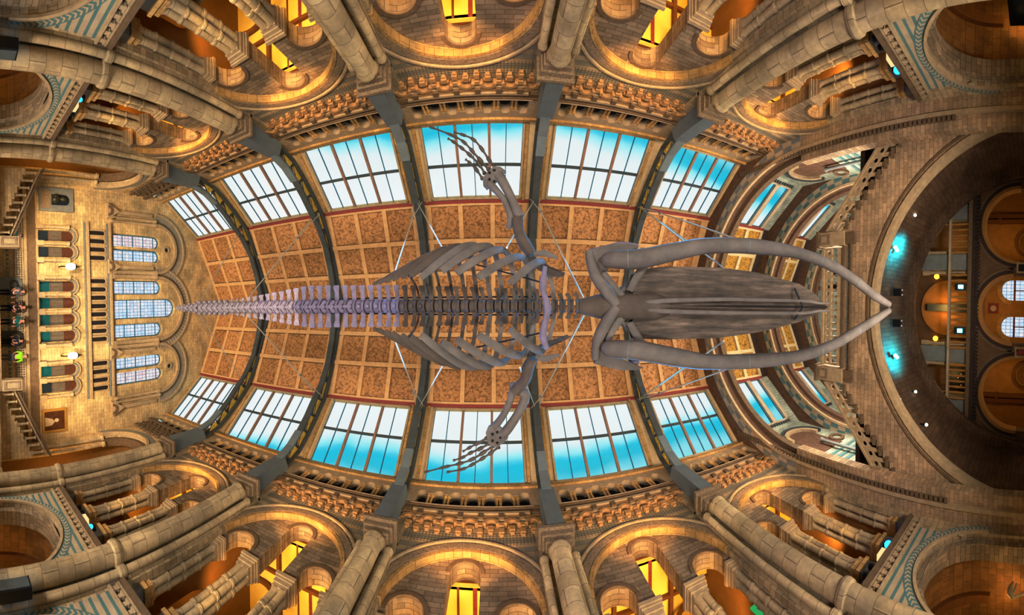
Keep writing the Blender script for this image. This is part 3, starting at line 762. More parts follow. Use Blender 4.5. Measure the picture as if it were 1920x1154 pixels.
# blind arcade of slim niches
t = thing('blind_arcade', 'row of slim blind niches across the end wall', 'arcade', (XE, 0, 10.6), None, 'structure')
for i, y in enumerate(bl):
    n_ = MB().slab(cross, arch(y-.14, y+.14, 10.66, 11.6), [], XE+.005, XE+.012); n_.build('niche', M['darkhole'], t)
    MB().ring(cross, y, 11.6, .14, .22, XE, XE+.1, n=12).box(cross, y-.22, y-.14, 10.66, 11.6, XE, XE+.09).box(cross, y+.14, y+.22, 10.66, 11.6, XE, XE+.09).build('niche_frame', M['trim'], t)
for z, h, d, mt in ((12.0, .16, .24, 'trim'), (11.86, .1, .12, 'grey'), (10.42, .14, .16, 'trim'), (10.2, .12, .05, 'grey'), (6.9, .1, .16, 'trim'), (6.3, .6, .14, 'trim_dark'), (6.1, .2, .22, 'trim')):
    uid += 1
    segs = [(-8.2, 8.2)] if z < 10 else [(-5.9, 5.9)]
    for a, b in segs: struct('trim_%d' % (uid+40), MB().box(cross, a, b, z, z+h, XE, XE+d), M[mt], 'stone string course on the end wall at height %.1f metres' % z, 'moulding')
struct('trim_20', MB().box(cross, -8.2, 8.2, 5.45, 6.05, XE, XE+.02), M['cream'], 'diaper tile band along base of the end wall', 'tiles')
dm = MB()
for i in range(110):
    for j in range(4):
        y = -8.1+i*.15; z = 5.52+j*.15+(.0)
        dm.slab(cross, [(y-.05, z), (y, z-.05), (y+.05, z), (y, z+.05)], [], XE+.02, XE+.03, False)
struct('trim_21', dm, M['trim_dark'], 'small brown diamonds of the base tile band', 'tiles')
dm = MB()
for i in range(60): 
    y = -8.1+i*.275; dm.box(cross, y, y+.15, 5.0, 5.15, XE, XE+.02)
struct('trim_22', dm, M['teal'], 'dotted teal tile row below the diaper band', 'tiles')
# two-light windows of the first floor
pn = ['top', 'second', 'third', 'fourth', 'fifth', 'sixth', 'seventh', 'bottom']
for i, y in enumerate(pairs):
    t = thing('window_%d' % (30+i), '%s of eight arched shuttered windows in the end wall' % pn[i], 'window', (XE-.2, y, 7.1), 'arched end wall windows', 'structure')
    MB().box(cross, y-.34, y+.34, 7.1, 7.85, XE-.3, XE-.26).build('pane', M['tealpane' if 1 < i < 6 or i == 6 else 'rod'], t)
    MB().box(cross, y-.34, y+.34, 7.85, 8.75, XE-.3, XE-.26).build('shutter', M['greypane'], t)
    MB().slab(cross, arch(y-.34, y+.34, 8.75, 9.2), [], XE-.3, XE-.26).build('lunette', M['redpane'], t)
    MB().ring(cross, y, 9.2, .36, .46, XE, XE+.07, n=18).build('teal_hood', M['grey'], t)
    MB().ring(cross, y, 9.2, .48, .56, XE, XE+.14, n=18).build('hood', M['trim'], t)
    MB().box(cross, y-.34, y+.34, 7.83, 7.88, XE-.26, XE-.2).box(cross, y-.02, y+.02, 7.85, 8.75, XE-.26, XE-.23).build('bar', M['trim_dark'], t)
for y in (-5.44, -4.38, -3.3, -2.18, -1.08, 0, 1.08, 2.18, 3.3, 4.38, 5.44):
    uid += 1
    i = (-5.44, -4.38, -3.3, -2.18, -1.08, 0, 1.08, 2.18, 3.3, 4.38, 5.44).index(y)
    t = thing('window_colonnette', '%s of eleven colonnettes between end wall windows' % ['first', 'second', 'third', 'fourth', 'fifth', 'sixth', 'seventh', 'eighth', 'ninth', 'tenth', 'eleventh'][i], 'column', (XE, y, 6.9), 'end wall colonnettes')
    MB().box(cross, y-.16, y+.16, 6.9, 7.4, XE, XE+.26).build('base', M['trim'], t)
    MB().lathe(XE+.13, y, [(.11, 7.4), (.11, 8.1), (.14, 8.12), (.14, 8.2), (.11, 8.22), (.11, 8.9), (.16, 9.0), (.17, 9.15)], 10).build('shaft', M['trim'], t, True)
# lanterns
for y, w in ((-2.86, 'upper'), (2.86, 'lower')):
    t = thing('wall_lantern', 'glowing wall lantern on dark bracket, %s of two on end wall' % w, 'lamp', (XE, y, 8.4), 'end wall lanterns')
    MB().tube([(XE, y, 8.45), (XE+.3, y, 8.35), (XE+.5, y, 8.5), (XE+.5, y, 8.75)], .035, 8).build('bracket', M['black'], t)
    MB().lathe(XE+.5, y, [(.08, 8.75), (.2, 8.85), (.22, 9.15), (.16, 9.35)], 12).build('globe', M['lampglow'], t, True)
    MB().lathe(XE+.5, y, [(.2, 9.35), (.14, 9.45), (.05, 9.55), (.03, 9.7)], 12).build('cap', M['bronze'], t)
# bust in a niche, painting, tablets
t = thing('bust_memorial', 'grey marble wall memorial with dark bust in round-headed niche', 'memorial', (XE, -7.1, 7.2))
MB().slab(cross, rect(-7.95, -6.45, 7.2, 9.5), [arch(-7.55, -6.85, 8.0, 8.9)], XE, XE+.16).build('slab', M['grey'], t)
MB().slab(cross, arch(-7.55, -6.85, 8.0, 8.9), [], XE, XE+.02).build('niche', M['rod'], t)
MB().box(cross, -7.8, -6.6, 7.3, 7.9, XE+.16, XE+.2).build('inscription_panel', M['carved'], t)
bm_ = MB().lathe(XE+.24, -7.2, [(.2, 8.0), (.3, 8.12), (.32, 8.25), (.2, 8.45), (.09, 8.52), (.09, 8.6), (.15, 8.68), (.17, 8.8), (.14, 8.95), (.06, 9.02)], 12)
bm_.ball((XE+.4, -7.2, 8.78), .035, 8); bm_.build('bust', M['bronze'], t, True)
t = thing('oil_painting', 'gold framed portrait painting on the lower part of end wall', 'painting', (XE, 7., 7.1))
MB().slab(cross, rect(6.25, 7.75, 7.05, 8.7), [rect(6.4, 7.6, 7.2, 8.55)], XE, XE+.1).build('frame', M['goldframe'], t)
MB().box(cross, 6.4, 7.6, 7.2, 8.55, XE, XE+.04).build('canvas', M['canvas'], t)
MB().slab(cross, [(6.75, 7.25), (7.35, 7.25), (7.3, 7.7), (7.08, 7.9), (6.9, 7.75)], [], XE+.04, XE+.046).slab(cross, [(7.0+.12*cos(q*PI/6), 8.02+.15*sin(q*PI/6)) for q in range(12)], [], XE+.04, XE+.047).build('sitter', M['cream'], t)
for y, w, b in ((-1.75, 'plain grey', 0), (1.62, 'dark', 1)):
    t = thing('memorial_tablet', '%s round-topped memorial tablet at the base of end wall' % w, 'memorial', (XE, y, 4.6))
    MB().slab(cross, arch(y-.5, y+.5, 4.2, 5.5), [], XE+.032, XE+.1).build('tablet', M['grey' if not b else 'bronze'], t)
    MB().ring(cross, y, 5.45, .18, .3, XE+.1, XE+.13, 0, 2*PI, 16).build('medallion', M['bronze' if not b else 'carved'], t)
# landing and side flights
struct('floor_landing', MB().box(flatM, XE, -18.9, -4.3, 4.3, 4., 4.2).box(flatM, XE, -20.25, -6, 6, 4., 4.2), M['floor'], 'stair landing before the end wall', 'floor')
for s in (-1, 1):
    Ms = lambda u, v, w: (w, s*u, v)
    t = thing('stair_flight', 'stone stair flight with pierced balustrade, %s of two beside landing' % SIDE(s), 'staircase', (-19, s*6, 4.2), 'landing stair flights')
    sl = (7.2-5.15)/(8.9-4.3)
    zt = lambda u: 5.12+(u-4.3)*sl*1.06
    MB().slab(Ms, [(4.34, zt(4.34)-.12), (8.15, zt(8.15)-.12), (8.15, zt(8.15)), (4.34, zt(4.34))], [], -19.12, -18.82).build('rail', M['trim_dark'], t)
    st = [(4.36, 3.5), (4.36, zt(4.3)-.92)]
    for i in range(1, 11):
        u = 4.3+i*.35; st += [(u, zt(u)-.92), (u+.35, zt(u)-.92)]
    st += [(8.15, 3.)]
    MB().slab(Ms, st, [], -20.2, -19.05).build('steps', M['endwall'], t)
    for i in range(9):
        u = 4.5+i*.42; z = zt(u)
        m = MB().lathe(-18.95, s*u, [(.11, z-.95), (.07, z-.85), (.06, z-.45), (.11, z-.38)], 8)
        m.slab(Ms, [(u-.2, z-.38), (u+.2, z-.38+.18), (u+.2, z-.1), (u-.2, z-.28)], [], -19.02, -18.88)
        m.build('baluster', M['trim'], t)
    tag(MB().slab(Ms, rect(4.2, 8.15, 0, 4.0), [arch(4.7, 7.9, .05, 1.6)], -18.9, -18.4).build('wall_under_flight_%s' % SIDE(s), M['endwall'], None), 'stone wall with arch below %s stair flight' % SIDE(s), 'wall', None, 'structure')
    t = thing('newel_block', 'square carved newel block at foot of %s flight' % SIDE(s), 'newel', (-19, s*3.95, 4.2), 'landing newels')
    MB().box(Ms, 3.65, 4.25, 4.2, 5.3, -19.3, -18.7).build('block', M['trim'], t)
    MB().box(Ms, 3.58, 4.32, 5.3, 5.42, -19.37, -18.63).build('cap', M['trim_dark'], t)
    MB().slab(cross, [(s*a, b) for a, b in rect(3.72, 4.18, 4.3, 5.2)], [[(s*a, b) for a, b in rect(3.8, 4.1, 4.42, 5.08)]], -18.7, -18.66).build('panel', M['carved'], t)
# ------------------------------------------------------------------ the stone bridge with its stairs, arches of the far roof
def ripple(s0): pass
AR = [(12.95, 13.75, 'nearest'), (18.4, 19.2, 'second'), (23.5, 24.3, 'farthest')]
prof = [(-8.6, 0), (-7.6, 0), (-7.6, 12.5)]
for i, (a, b, w) in enumerate(AR):
    zb = 0. if i == 0 else 10.7
    rr = 7.55
    out = [(-9.2, zb), (-rr, zb)]+[(-rr*cos(PI*q/40), 12.5+rr*sin(PI*q/40)) for q in range(41)]+[(rr, zb), (9.2, zb), (9.2, 16.), (7.4, 18.6), (5.7, 20.6), (0, 23.2), (-5.7, 20.6), (-7.4, 18.6), (-9.2, 16.)]
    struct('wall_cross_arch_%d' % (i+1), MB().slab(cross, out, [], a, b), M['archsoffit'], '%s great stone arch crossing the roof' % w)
    t = thing('cross_arch_moulding', 'chequered band and mouldings of the %s crossing arch' % w, 'arch moulding', (a, 0, 12.5), None, 'structure')
    rg = MB().ring(cross, 0, 12.5, rr-.04, rr+.12, a-.1, a+.05, n=60)
    for sg in (-1, 1): rg.box(cross, sg*(rr-.04), sg*(rr+.12), zb, 12.5, a-.1, a+.05)
    rg.build('edge_roll', M['trim'], t)
    b1 = MB().ring(cross, 0, 12.5, rr+.12, rr+.75, a-.03, a+.02, n=60)
    b1.build('pale_band', M['cream'], t)
    for sg in (-1, 1): MB().box(cross, sg*(rr+.12), sg*(rr+.75), zb, 12.5, a-.03, a+.02).build('jamb_band', M['south'], t)
    ck = MB()
    for q in range(44):
        a0 = PI*q/44; 
        ck.ring(cross, 0, 12.5, rr+.16+(.28 if q % 2 else 0), rr+.42+(.28 if q % 2 else 0), a-.045, a-.02, a0, a0+PI/44, 2)
    ck.build('blue_chequers', M['teal' if i else 'grey'], t)
    if i == 0:
        for sg in (-1, 1):
            MB().box(cross, sg*7.0, sg*7.55, 0, 12.5, 13.0, 13.5).build('jamb', M['south'], t)
            cb = MB()
            for q in range(60): cb.box(cross, sg*7.3, sg*7.56, 5.+q*.2, 5.12+q*.2, 12.86, 12.95)
            cb.build('beaded_band', M['trim_dark'], t)
        MB().ring(cross, 0, 12.5, 7.3, 7.56, 13.4, 13.74, n=50).build('second_order', M['trim_dark'], t)
    else:
        MB().ring(cross, 0, 12.5, 7.35, 7.56, a+.4, b, n=50).build('second_order', M['archsoffit'], t)
for s in (-1, 1):
    Sf, Cf = slopeM(s), ceilM(s); SM = side(s)
    for j, (x0, x1, a, b) in enumerate(((13.75, 18.45, 15.0, 17.7), (19.2, 23.55, 20.5, 22.7))):
        wh = '%s far bay over the bridge, %s side' % ('nearer' if j == 0 else 'farther', SIDE(s))
        struct('wall_%s_tower_%d' % (SIDE(s), j+1), MB().box(SM, x0, x1, 10.5, 17., W-.1, W+.3), M['paleslope'], 'pale green brick wall, %s' % wh)
        t = thing('window_%d' % (50+j+(s+1)), 'narrow roof window of two tall lights, %s' % wh, 'window', ((x0+x1)/2, s*7, 18), 'tower roof windows', 'structure')
        MB().slab(Sf, rect(x0, x1, -.1, SL), [rect(a, b, .3, SL-.12)], -.1, .02).build('brick_slope', M['paleslope'], t)
        c = (a+b)/2
        m = MB()
        for e0, e1 in ((a, a+.28), (b-.28, b), (c-.16, c+.16)): m.box(Sf, e0, e1, .3, SL-.12, -.06, .1)
        m.box(Sf, a, b, .3, .42, -.06, .1); m.build('white_frame', M['cream'], t)
        m = MB()
        for e0 in (a+.36, c-.26, c+.22, b-.4): m.box(Sf, e0, e0+.03, .4, SL-.12, -.05, .03)
        m.build('glazing_bars', M['bar'], t)
        MB().box(Sf, a, b, .3, SL-.12, -.05, -.035).build('glass', M['glass'], t)
        dn = MB()
        for q in range(12): dn.box(Sf, a+(b-a)*q/12, a+(b-a)*q/12+.12, .1, .26, 0, .12)
        dn.build('dentils', M['iron_dark'], t)
        t = thing('ceiling_tower_%s_%d' % (SIDE(s), j+1), 'dark ceiling slope with gilded panels, %s' % wh, 'ceiling', (c, s*3, 21), None, 'structure')
        MB().box(Cf, x0, x1, -.05, CL_, -.16, -.06).build('boarding', M['soffit'], t)
        MB().box(Cf, a-.1, b+.1, -.1, .1, -.05, .14).build('red_band', M['red'], t)
        m = MB(); cs = [a, c, b]; rs = [.12, 2.1, 4.05, 5.95]
        for x in cs: m.box(Cf, x-.13, x+.13, .1, CL_, -.06, .1)
        for v in rs: m.box(Cf, a, b, v-.13, v+.13, -.06, .12)
        m.build('beams', M['frame'], t)
        for i in range(2):
            for r_ in range(3): MB().box(Cf, cs[i]+.12, cs[i+1]-.12, rs[r_]+.12, rs[r_+1]-.12, -.07, -.04).build('gilded_panel', PANG, t)
    # open side bay high up beyond the first arch
    t = thing('tower_side_arch', 'dark side arch with slim column high beyond the bridge, %s side' % SIDE(s), 'arcade', (16.2, s*W, 12.), None, 'structure')
    MB().slab(SM, arch(15.3, 17.3, 12.6, 14.6), [], W-.13, W-.1).build('dark_opening', M['archsoffit'], t)
    for q in range(3): MB().box(SM, 14.0, 18.3, 11.1+q*.45, 11.3+q*.45, W-.125, W-.1).build('teal_stripe', M['teal'], t)
    MB().ring(SM, 17.6, 13.2, .3, .5, W-.2, W-.1, 0, 2*PI, 18).build('roundel', M['trim_dark'], t)
    MB().ring(SM, 16.3, 14.6, 1.0, 1.25, W-.3, W-.08, n=26).build('ring', M['trim'], t)
    MB().ring(SM, 16.3, 14.6, 1.4, 1.55, W-.3, W-.08, n=26).build('toothed_ring', M['iron_dark'], t)
    MB().lathe(16.3, s*(W-.35), [(.12, 11), (.09, 11.2), (.09, 13.2), (.16, 13.4)], 10).build('column', M['grey'], t, True)
struct('wall_far_end', MB().slab(cross, [(-9, 10), (9, 10), (9, 17), (0, 23), (-9, 17)], [], 25.9, 26.2), M['paleslope'], 'plain far wall beyond the crossing arches')
struct('floor_bridge', MB().box(flatM, 14.05, 15.2, -3.4, 3.4, 10.2, 10.45).box(flatM, 15.2, 26, -8.1, 8.1, 10.2, 10.45), M['soffit'], 'upper landing floor carried by the stone bridge', 'floor')
# face of the bridge with its wide arch
XB = 13.6
def zst(y): return 10.5 if abs(y) < 3.35 else 10.5-(abs(y)-3.35)*.79
top = []
ys = [-8.2+.41*i for i in range(13)]
face = [(-8.3, 0), (-7.75, 0)]+[(-7.75*cos(a), .73+7.95*sin(a)) for a in [PI*q/56 for q in range(57)]]+[(7.75, 0), (8.3, 0)]
steps_ = []
y = 8.3
while y > 3.35:
    y2 = max(3.35, y-.41); z = zst(y2)-.08; steps_ += [(y, z), (y2, z)]; y = y2
face += [(8.3, zst(8.2)-.08)]+steps_[1:]+[(3.35, 10.35), (-3.35, 10.35)]+[(-a, b) for a, b in reversed(steps_)]
struct('wall_bridge_face', MB().slab(cross, face, [], XB, XB+.42), M['south'], 'stone face of the bridge with stepped top and wide arch')
t = thing('bridge_arch_moulding', 'moulded outer rings of the wide bridge arch', 'arch moulding', (XB, 0, 8.7), None, 'structure')
def ering(m, r0, r1, w0, w1):
    """arch ring following the bridge curve"""
    for q in range(56):
        a0, a1 = PI*q/56, PI*(q+1)/56
        pts = [((7.75+r)*cos(a), .73+(7.95+r)*sin(a)) for a, r in ((a0, r0), (a0, r1), (a1, r1), (a1, r0))]
        m.slab(cross, pts, [], w0, w1)
    return m
ering(MB(), -.05, .16, XB-.08, XB+.4).build('edge_roll', M['trim'], t)
ering(MB(), .3, .38, XB-.06, XB+.02).build('hood', M['trim_dark'], t)
m = MB()
for q in range(60):
    a0 = PI*q/60
    y0, z0, y1, z1 = -8.05*cos(a0), .73+8.3*sin(a0), -7.35*cos(a0), 1.39+7.4*sin(a0)
    a1 = PI*(q+1)/60
    m.quad((XB+.4, y0, z0), (17.7, y1, z1), (17.7, -7.35*cos(a1), 1.39+7.4*sin(a1)), (XB+.4, -8.05*cos(a1), .73+8.3*sin(a1)))
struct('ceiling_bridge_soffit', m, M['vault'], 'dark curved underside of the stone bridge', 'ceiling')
m = MB()
for q in range(56):
    a0, a1 = PI*q/56, PI*(q+1)/56
    m.slab(cross, [((7.1+r)*cos(a), 1.39+(7.11+r)*sin(a)) for a, r in ((a0, -.2), (a0, .4), (a1, .4), (a1, -.2))], [], 17.5, 17.75)
struct('trim_30', m, M['vault'], 'rear edge ring of the bridge underside', 'arch moulding')
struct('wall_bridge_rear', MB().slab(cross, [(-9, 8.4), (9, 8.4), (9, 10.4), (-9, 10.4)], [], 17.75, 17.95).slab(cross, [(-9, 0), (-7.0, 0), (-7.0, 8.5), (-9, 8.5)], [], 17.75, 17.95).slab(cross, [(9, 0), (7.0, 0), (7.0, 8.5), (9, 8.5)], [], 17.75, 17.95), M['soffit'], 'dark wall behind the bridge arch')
for s in (-1, 1):
    struct('wall_%s_under_bridge' % SIDE(s), MB().box(side(s), 13.1, 26, 0, 10.3, W, W+.3), M['south'], 'plain stone side wall under the bridge, %s side' % SIDE(s))
# landing balustrade and sloping flights
t = thing('bridge_balustrade', 'level pierced balustrade across the bridge landing', 'balustrade', (XB, 0, 10.4))
MB().box(cross, -2.76, 2.76, 11.38, 11.5, XB-.12, XB+.16).build('rail', M['trim'], t)
MB().box(cross, -2.76, 2.76, 10.35, 10.62, XB-.1, XB+.14).build('base', M['trim'], t)
MB().slab(cross, rect(-2.76, 2.76, 10.98, 11.38), [[(-2.56+.32*i+.115*cos(q*PI/5), 11.17+.115*sin(q*PI/5)) for q in range(10)] for i in range(17)], XB-.05, XB+.1).build('pierced_band', M['trim'], t)
for i in range(17):
    yy = -2.56+.32*i
    MB().box(cross, yy+.1, yy+.2, 10.62, 10.98, XB-.02, XB+.1).build('baluster', M['trim'], t)
tm = MB()
for i in range(40):
    yy = -2.8+i*.14; tm.slab(cross, [(yy, 10.1), (yy+.06, 10.18), (yy+.12, 10.1), (yy+.06, 10.02)], [], XB-.03, XB)
struct('trim_31', MB().box(cross, -2.9, 2.9, 10.24, 10.35, XB-.14, XB).box(cross, -2.9, 2.9, 9.86, 9.95, XB-.1, XB), M['trim_dark'], 'mouldings below the bridge balustrade', 'moulding')
struct('trim_32', tm, M['grey'], 'grey diamond band below the bridge balustrade', 'tiles')
for s in (-1, 1):
    Ms = lambda u, v, w: (w, s*u, v)
    t = thing('bridge_newel', 'carved square newel at the %s end of bridge landing' % SIDE(s), 'newel', (XB, s*3.2, 9.8), 'bridge newels')
    MB().box(Ms, 2.85, 3.5, 10.2, 11.6, XB-.25, XB+.3).build('block', M['trim'], t)
    MB().box(Ms, 2.78, 3.57, 11.6, 11.74, XB-.32, XB+.36).build('cap', M['trim_dark'], t)
    MB().slab(Ms, rect(2.93, 3.42, 10.95, 11.5), [rect(3.02, 3.33, 11.04, 11.41)], XB-.29, XB-.25).build('panel', M['carved'], t)
    MB().box(Ms, 2.9, 3.45, 9.7, 10.2, XB-.14, XB+.1).build('pendant', M['trim_dark'], t)
    t = thing('stair_balustrade', 'sloping pierced balustrade of the %s bridge flight' % SIDE(s), 'balustrade', (XB, s*5.5, 9.5), 'bridge flight balustrades')
    zr = lambda u: 11.42-(u-3.5)*.77
    MB().slab(Ms, [(3.6, zr(3.6)-.13), (8.15, zr(8.15)-.13), (8.15, zr(8.15)), (3.6, zr(3.6))], [], XB-.1, XB+.14).build('rail', M['trim'], t)
    MB().slab(Ms, [(3.6, zr(3.6)-.12), (3.6, zr(3.6)-.56), (8.15, zr(8.15)-.56), (8.15, zr(8.15)-.12)],
              [[(3.82+i*.385+.125*cos(q*PI/5), zr(3.82+i*.385)-.35+.125*sin(q*PI/5)) for q in range(10)] for i in range(11)], XB-.03, XB+.1).build('pierced_band', M['trim'], t)
    for i in range(11):
        u = 3.82+.19+i*.385; z = zr(u)
        MB().box(Ms, u-.075, u+.075, z-1.0, z-.5, XB, XB+.1).build('baluster', M['trim'], t)
    for i in range(12):
        u = 3.6+i*.41; z = zst(u)
        if u < 8.0: MB().box(Ms, u, min(8.18, u+.41), z-.2, z-.06, XB-.1, XB-.002).build('step_nosing', M['trim_dark'], t)
# ------------------------------------------------------------------ beyond the bridge: balcony, piers and the entrance arches
struct('wall_entrance_upper', MB().box(cross, -8.2, 8.2, 5.3, 9.5, 20., 20.3), M['southin'], 'brown upper wall behind the entrance balcony')
struct('floor_balcony', MB().box(flatM, 17.9, 20.1, -8.2, 8.2, 5.0, 5.35), M['soffit'], 'balcony floor over the entrance arches', 'floor')
t = thing('entrance_balcony_parapet', 'amber lit balustrade of the entrance balcony', 'balustrade', (18, 0, 5.3))
MB().box(cross, -7, 7, 6.4, 6.52, 17.85, 18.1).build('rail', M['cream'], t)
MB().box(cross, -7, 7, 5.25, 5.45, 17.8, 18.1).build('base', M['trim_dark'], t)
for i in range(46):
    yy = -6.9+i*.3
    if any(abs(abs(yy)-q) < .4 for q in (2.5, 5.2)): continue
    MB().lathe(17.98, yy, [(.08, 5.45), (.05, 5.6), (.08, 5.95), (.05, 6.3), (.08, 6.4)], 8).build('baluster', M['gold_in'], t)
dn = MB()
for i in range(70): dn.box(cross, -7+i*.2, -6.89+i*.2, 4.86, 5.02, 17.75, 18.0)
struct('trim_33', dn, M['soffit'], 'row of dark dentils under the entrance balcony', 'moulding')
for y, w in ((-5.2, 'uppermost'), (-2.5, 'upper middle'), (2.5, 'lower middle'), (5.2, 'lowest')):
    t = thing('balcony_pier', 'grey stone pier with side shafts on the entrance balcony, %s' % w, 'pier', (18.2, y, 5.3), 'balcony piers')
    MB().box(cross, y-.42, y+.42, 5.35, 8.3, 18.15, 18.7).build('block', M['grey'], t)
    for sg in (-.55, .55): MB().lathe(18.34, y+sg, [(.12, 5.35), (.09, 5.5), (.09, 7.6), (.14, 7.75), (.16, 8.1)], 10).build('shaft', M['trim'], t, True)
t = thing('balcony_doorway', 'glowing round-headed double doorway behind the balcony', 'doorway', (20, 0, 5.3))
MB().ring(cross, 0, 7.1, 1.45, 1.62, 19.85, 20.0, n=30).box(cross, -1.62, -1.45, 5.35, 7.1, 19.85, 20).box(cross, 1.45, 1.62, 5.35, 7.1, 19.85, 20).build('frame', M['gold_in'], t)
for sg, w in ((-1, 'l'), (1, 'r')):
    Ms = lambda u, v, w_: (w_, sg*u, v)
    MB().slab(Ms, [(.2, 5.35), (1.45, 5.35), (1.45, 7.1)]+[(1.45*cos(a), 7.1+1.45*sin(a)) for a in [PI/2*.92*q/12 for q in range(1, 13)]]+[(.2, 8.5)], [], 19.9, 19.97).build('leaf', M['gold_in'], t)
MB().box(cross, -.2, .2, 5.35, 8.3, 19.7, 19.95).build('centre_post', M['iron_dark'], t)
for y, w in ((-1.85, 'upper'), (1.85, 'lower')):
    t = thing('balcony_lamp', 'small amber lamp beside the balcony doorway, %s' % w, 'lamp', (19.8, y, 7.6), 'balcony lamps')
    MB().ball((19.75, y, 7.75), .16, 12).build('globe', M['amber'], t, True)
    MB().tube([(20, y, 7.5), (19.75, y, 7.5), (19.75, y, 7.62)], .03, 6).build('bracket', M['black'], t)
t = thing('display_case', 'dark glazed display case on the lower part of balcony', 'display case', (19.8, 4.1, 5.35))
MB().box(cross, 3.4, 4.7, 5.4, 6.9, 19.6, 19.9).build('case', M['black'], t)
MB().box(cross, 3.25, 3.4, 5.4, 7.6, 19.6, 19.95).build('lit_edge', M['gold_in'], t)
for i in range(5): MB().ball((19.55, 3.6+.22*i, 5.9+.17*(i % 3)), .06, 8).build('specimen', M['cream'], t)
for i, (dy, g, c) in enumerate(((-1.15, 'cyan', 'upper'), (1.15, 'cyan', 'lower'))):
    t = thing('balcony_light_strip', 'cyan light on the balcony rail, %s of two' % c, 'lamp', (17.9, dy, 5.8), 'balcony rail lights')
    MB().box(cross, dy-.1, dy+.1, 5.65, 5.9, 17.6, 17.68).build('face', M['cyan'], t)  # glowing box stands in for cyan light on the balusters
    MB().box(cross, dy-.18, dy+.18, 5.5, 6.1, 17.68, 17.78).build('housing', M['black'], t)
# entrance wall
ea = [arch(-1.78, 1.78, .05, 3.05, 30), arch(-6.35, -2.5, .05, 2.75, 30), arch(2.5, 6.35, .05, 2.75, 30)]
struct('wall_entrance', MB().slab(cross, rect(-8.2, 8.2, 0, 5.0), ea, 18.05, 18.6), M['southin'], 'entrance wall with three round arches under the balcony')
for y, rr, zs, w in ((0, 1.78, 3.05, 'central'), (-4.42, 1.93, 2.75, 'upper'), (4.42, 1.93, 2.75, 'lower')):
    t = thing('entrance_arch_moulding', 'gold lit ring of the %s entrance arch' % w, 'arch moulding', (18, y, zs), None, 'structure')
    MB().ring(cross, y, zs, rr-.06, rr+.1, 17.95, 18.6, n=30).build('gold_ring', M['gold_in'], t)
    MB().ring(cross, y, zs, rr+.3, rr+.42, 17.98, 18.06, n=30).build('hood', M['trim_dark'], t)
    MB().ring(cross, y, zs, rr+.12, rr+.3, 18.0, 18.06, n=30).build('middle_ring', M['soffit'], t)
for y in (-2.2, 2.2):
    t = thing('wall_plaque', 'small square plaque between entrance arches, %s' % ('upper' if y < 0 else 'lower'), 'plaque', (18, y, 2.4), 'entrance plaques')
    MB().slab(cross, rect(y-.28, y+.28, 2., 2.9), [rect(y-.18, y+.18, 2.1, 2.8)], 17.93, 18.05).build('frame', M['trim'], t)
    MB().box(cross, y-.18, y+.18, 2.1, 2.8, 17.98, 18.05).build('panel', M['red' if y > 0 else 'black'], t)
lun = [arch(-1.9, -.55, .1, 3.55), arch(.55, 1.9, .1, 3.55)]
for i, y in enumerate((-6.1, -5.75, -3.1, -2.75, 2.75, 3.1, 5.75, 6.1)):
    tag(MB().box(cross, y-.12, y+.12, 0, 5.3, 22.7, 22.99).box(cross, y-.17, y+.17, 4.3, 4.5, 22.65, 22.99).build('porch_pilaster', M['gwood'], None), '%s of eight brown pilasters inside the entrance porch' % ['first', 'second', 'third', 'fourth', 'fifth', 'sixth', 'seventh', 'eighth'][i], 'pilaster', 'porch pilasters')
struct('wall_entrance_porch', MB().slab(cross, rect(-8.2, 8.2, 0, 7.), lun, 23., 23.3), M['gold_in'], 'gold lit back wall of the entrance porch')
struct('ceiling_entrance_porch', MB().box(flatM, 18.6, 23.2, -8.2, 8.2, 5.35, 5.5), M['gold_in'], 'amber porch ceiling beyond entrance arches', 'ceiling')
for y, w in ((-1.22, 'upper'), (1.22, 'lower')):
    t = thing('window_%d' % (60+(y > 0)), 'arched leaded door window glowing pale green, %s of two' % w, 'window', (23.1, y, 2), 'porch windows', 'structure')
    MB().slab(cross, arch(y-.67, y+.67, .1, 3.55), [], 23.1, 23.12).build('stained_glass', M['stained'], t)
    MB().ring(cross, y, 3.55, .7, .95, 22.9, 23., n=24).build('gold_ring', M['reveal'], t)
    MB().box(cross, y-.67, y+.67, 3.3, 3.42, 23.02, 23.1).box(cross, y-.67, y+.67, 2.4, 2.5, 23.02, 23.1).box(cross, y-.03, y+.03, .1, 3.4, 23.02, 23.1).build('red_bars', M['red'], t)
for y, w in ((-4.42, 'upper'), (4.42, 'lower')):
    t = thing('porch_roundel', 'round carved medallion inside the %s entrance arch' % w, 'roundel', (22.9, y, 2.6), 'porch roundels')
    MB().ring(cross, y, 2.5, .72, .95, 22.8, 23., 0, 2*PI, 24).build('ring', M['gwood'], t)
    MB().ring(cross, y, 2.5, .25, .6, 22.9, 23., 0, 2*PI, 16).build('rosette', M['groom'], t)
t = thing('porch_clock', 'small pale round dial above the porch windows', 'dial', (22.9, 0, 4.6))
MB().ring(cross, 0, 4.75, .0, .2, 22.85, 22.95, 0, 2*PI, 18).build('face', M['cream'], t)
MB().box(cross, -.35, .35, 4.4, 5.1, 22.95, 23.).build('back_board', M['red'], t)
for y in (-3.1, 0, 3.1):
    pass
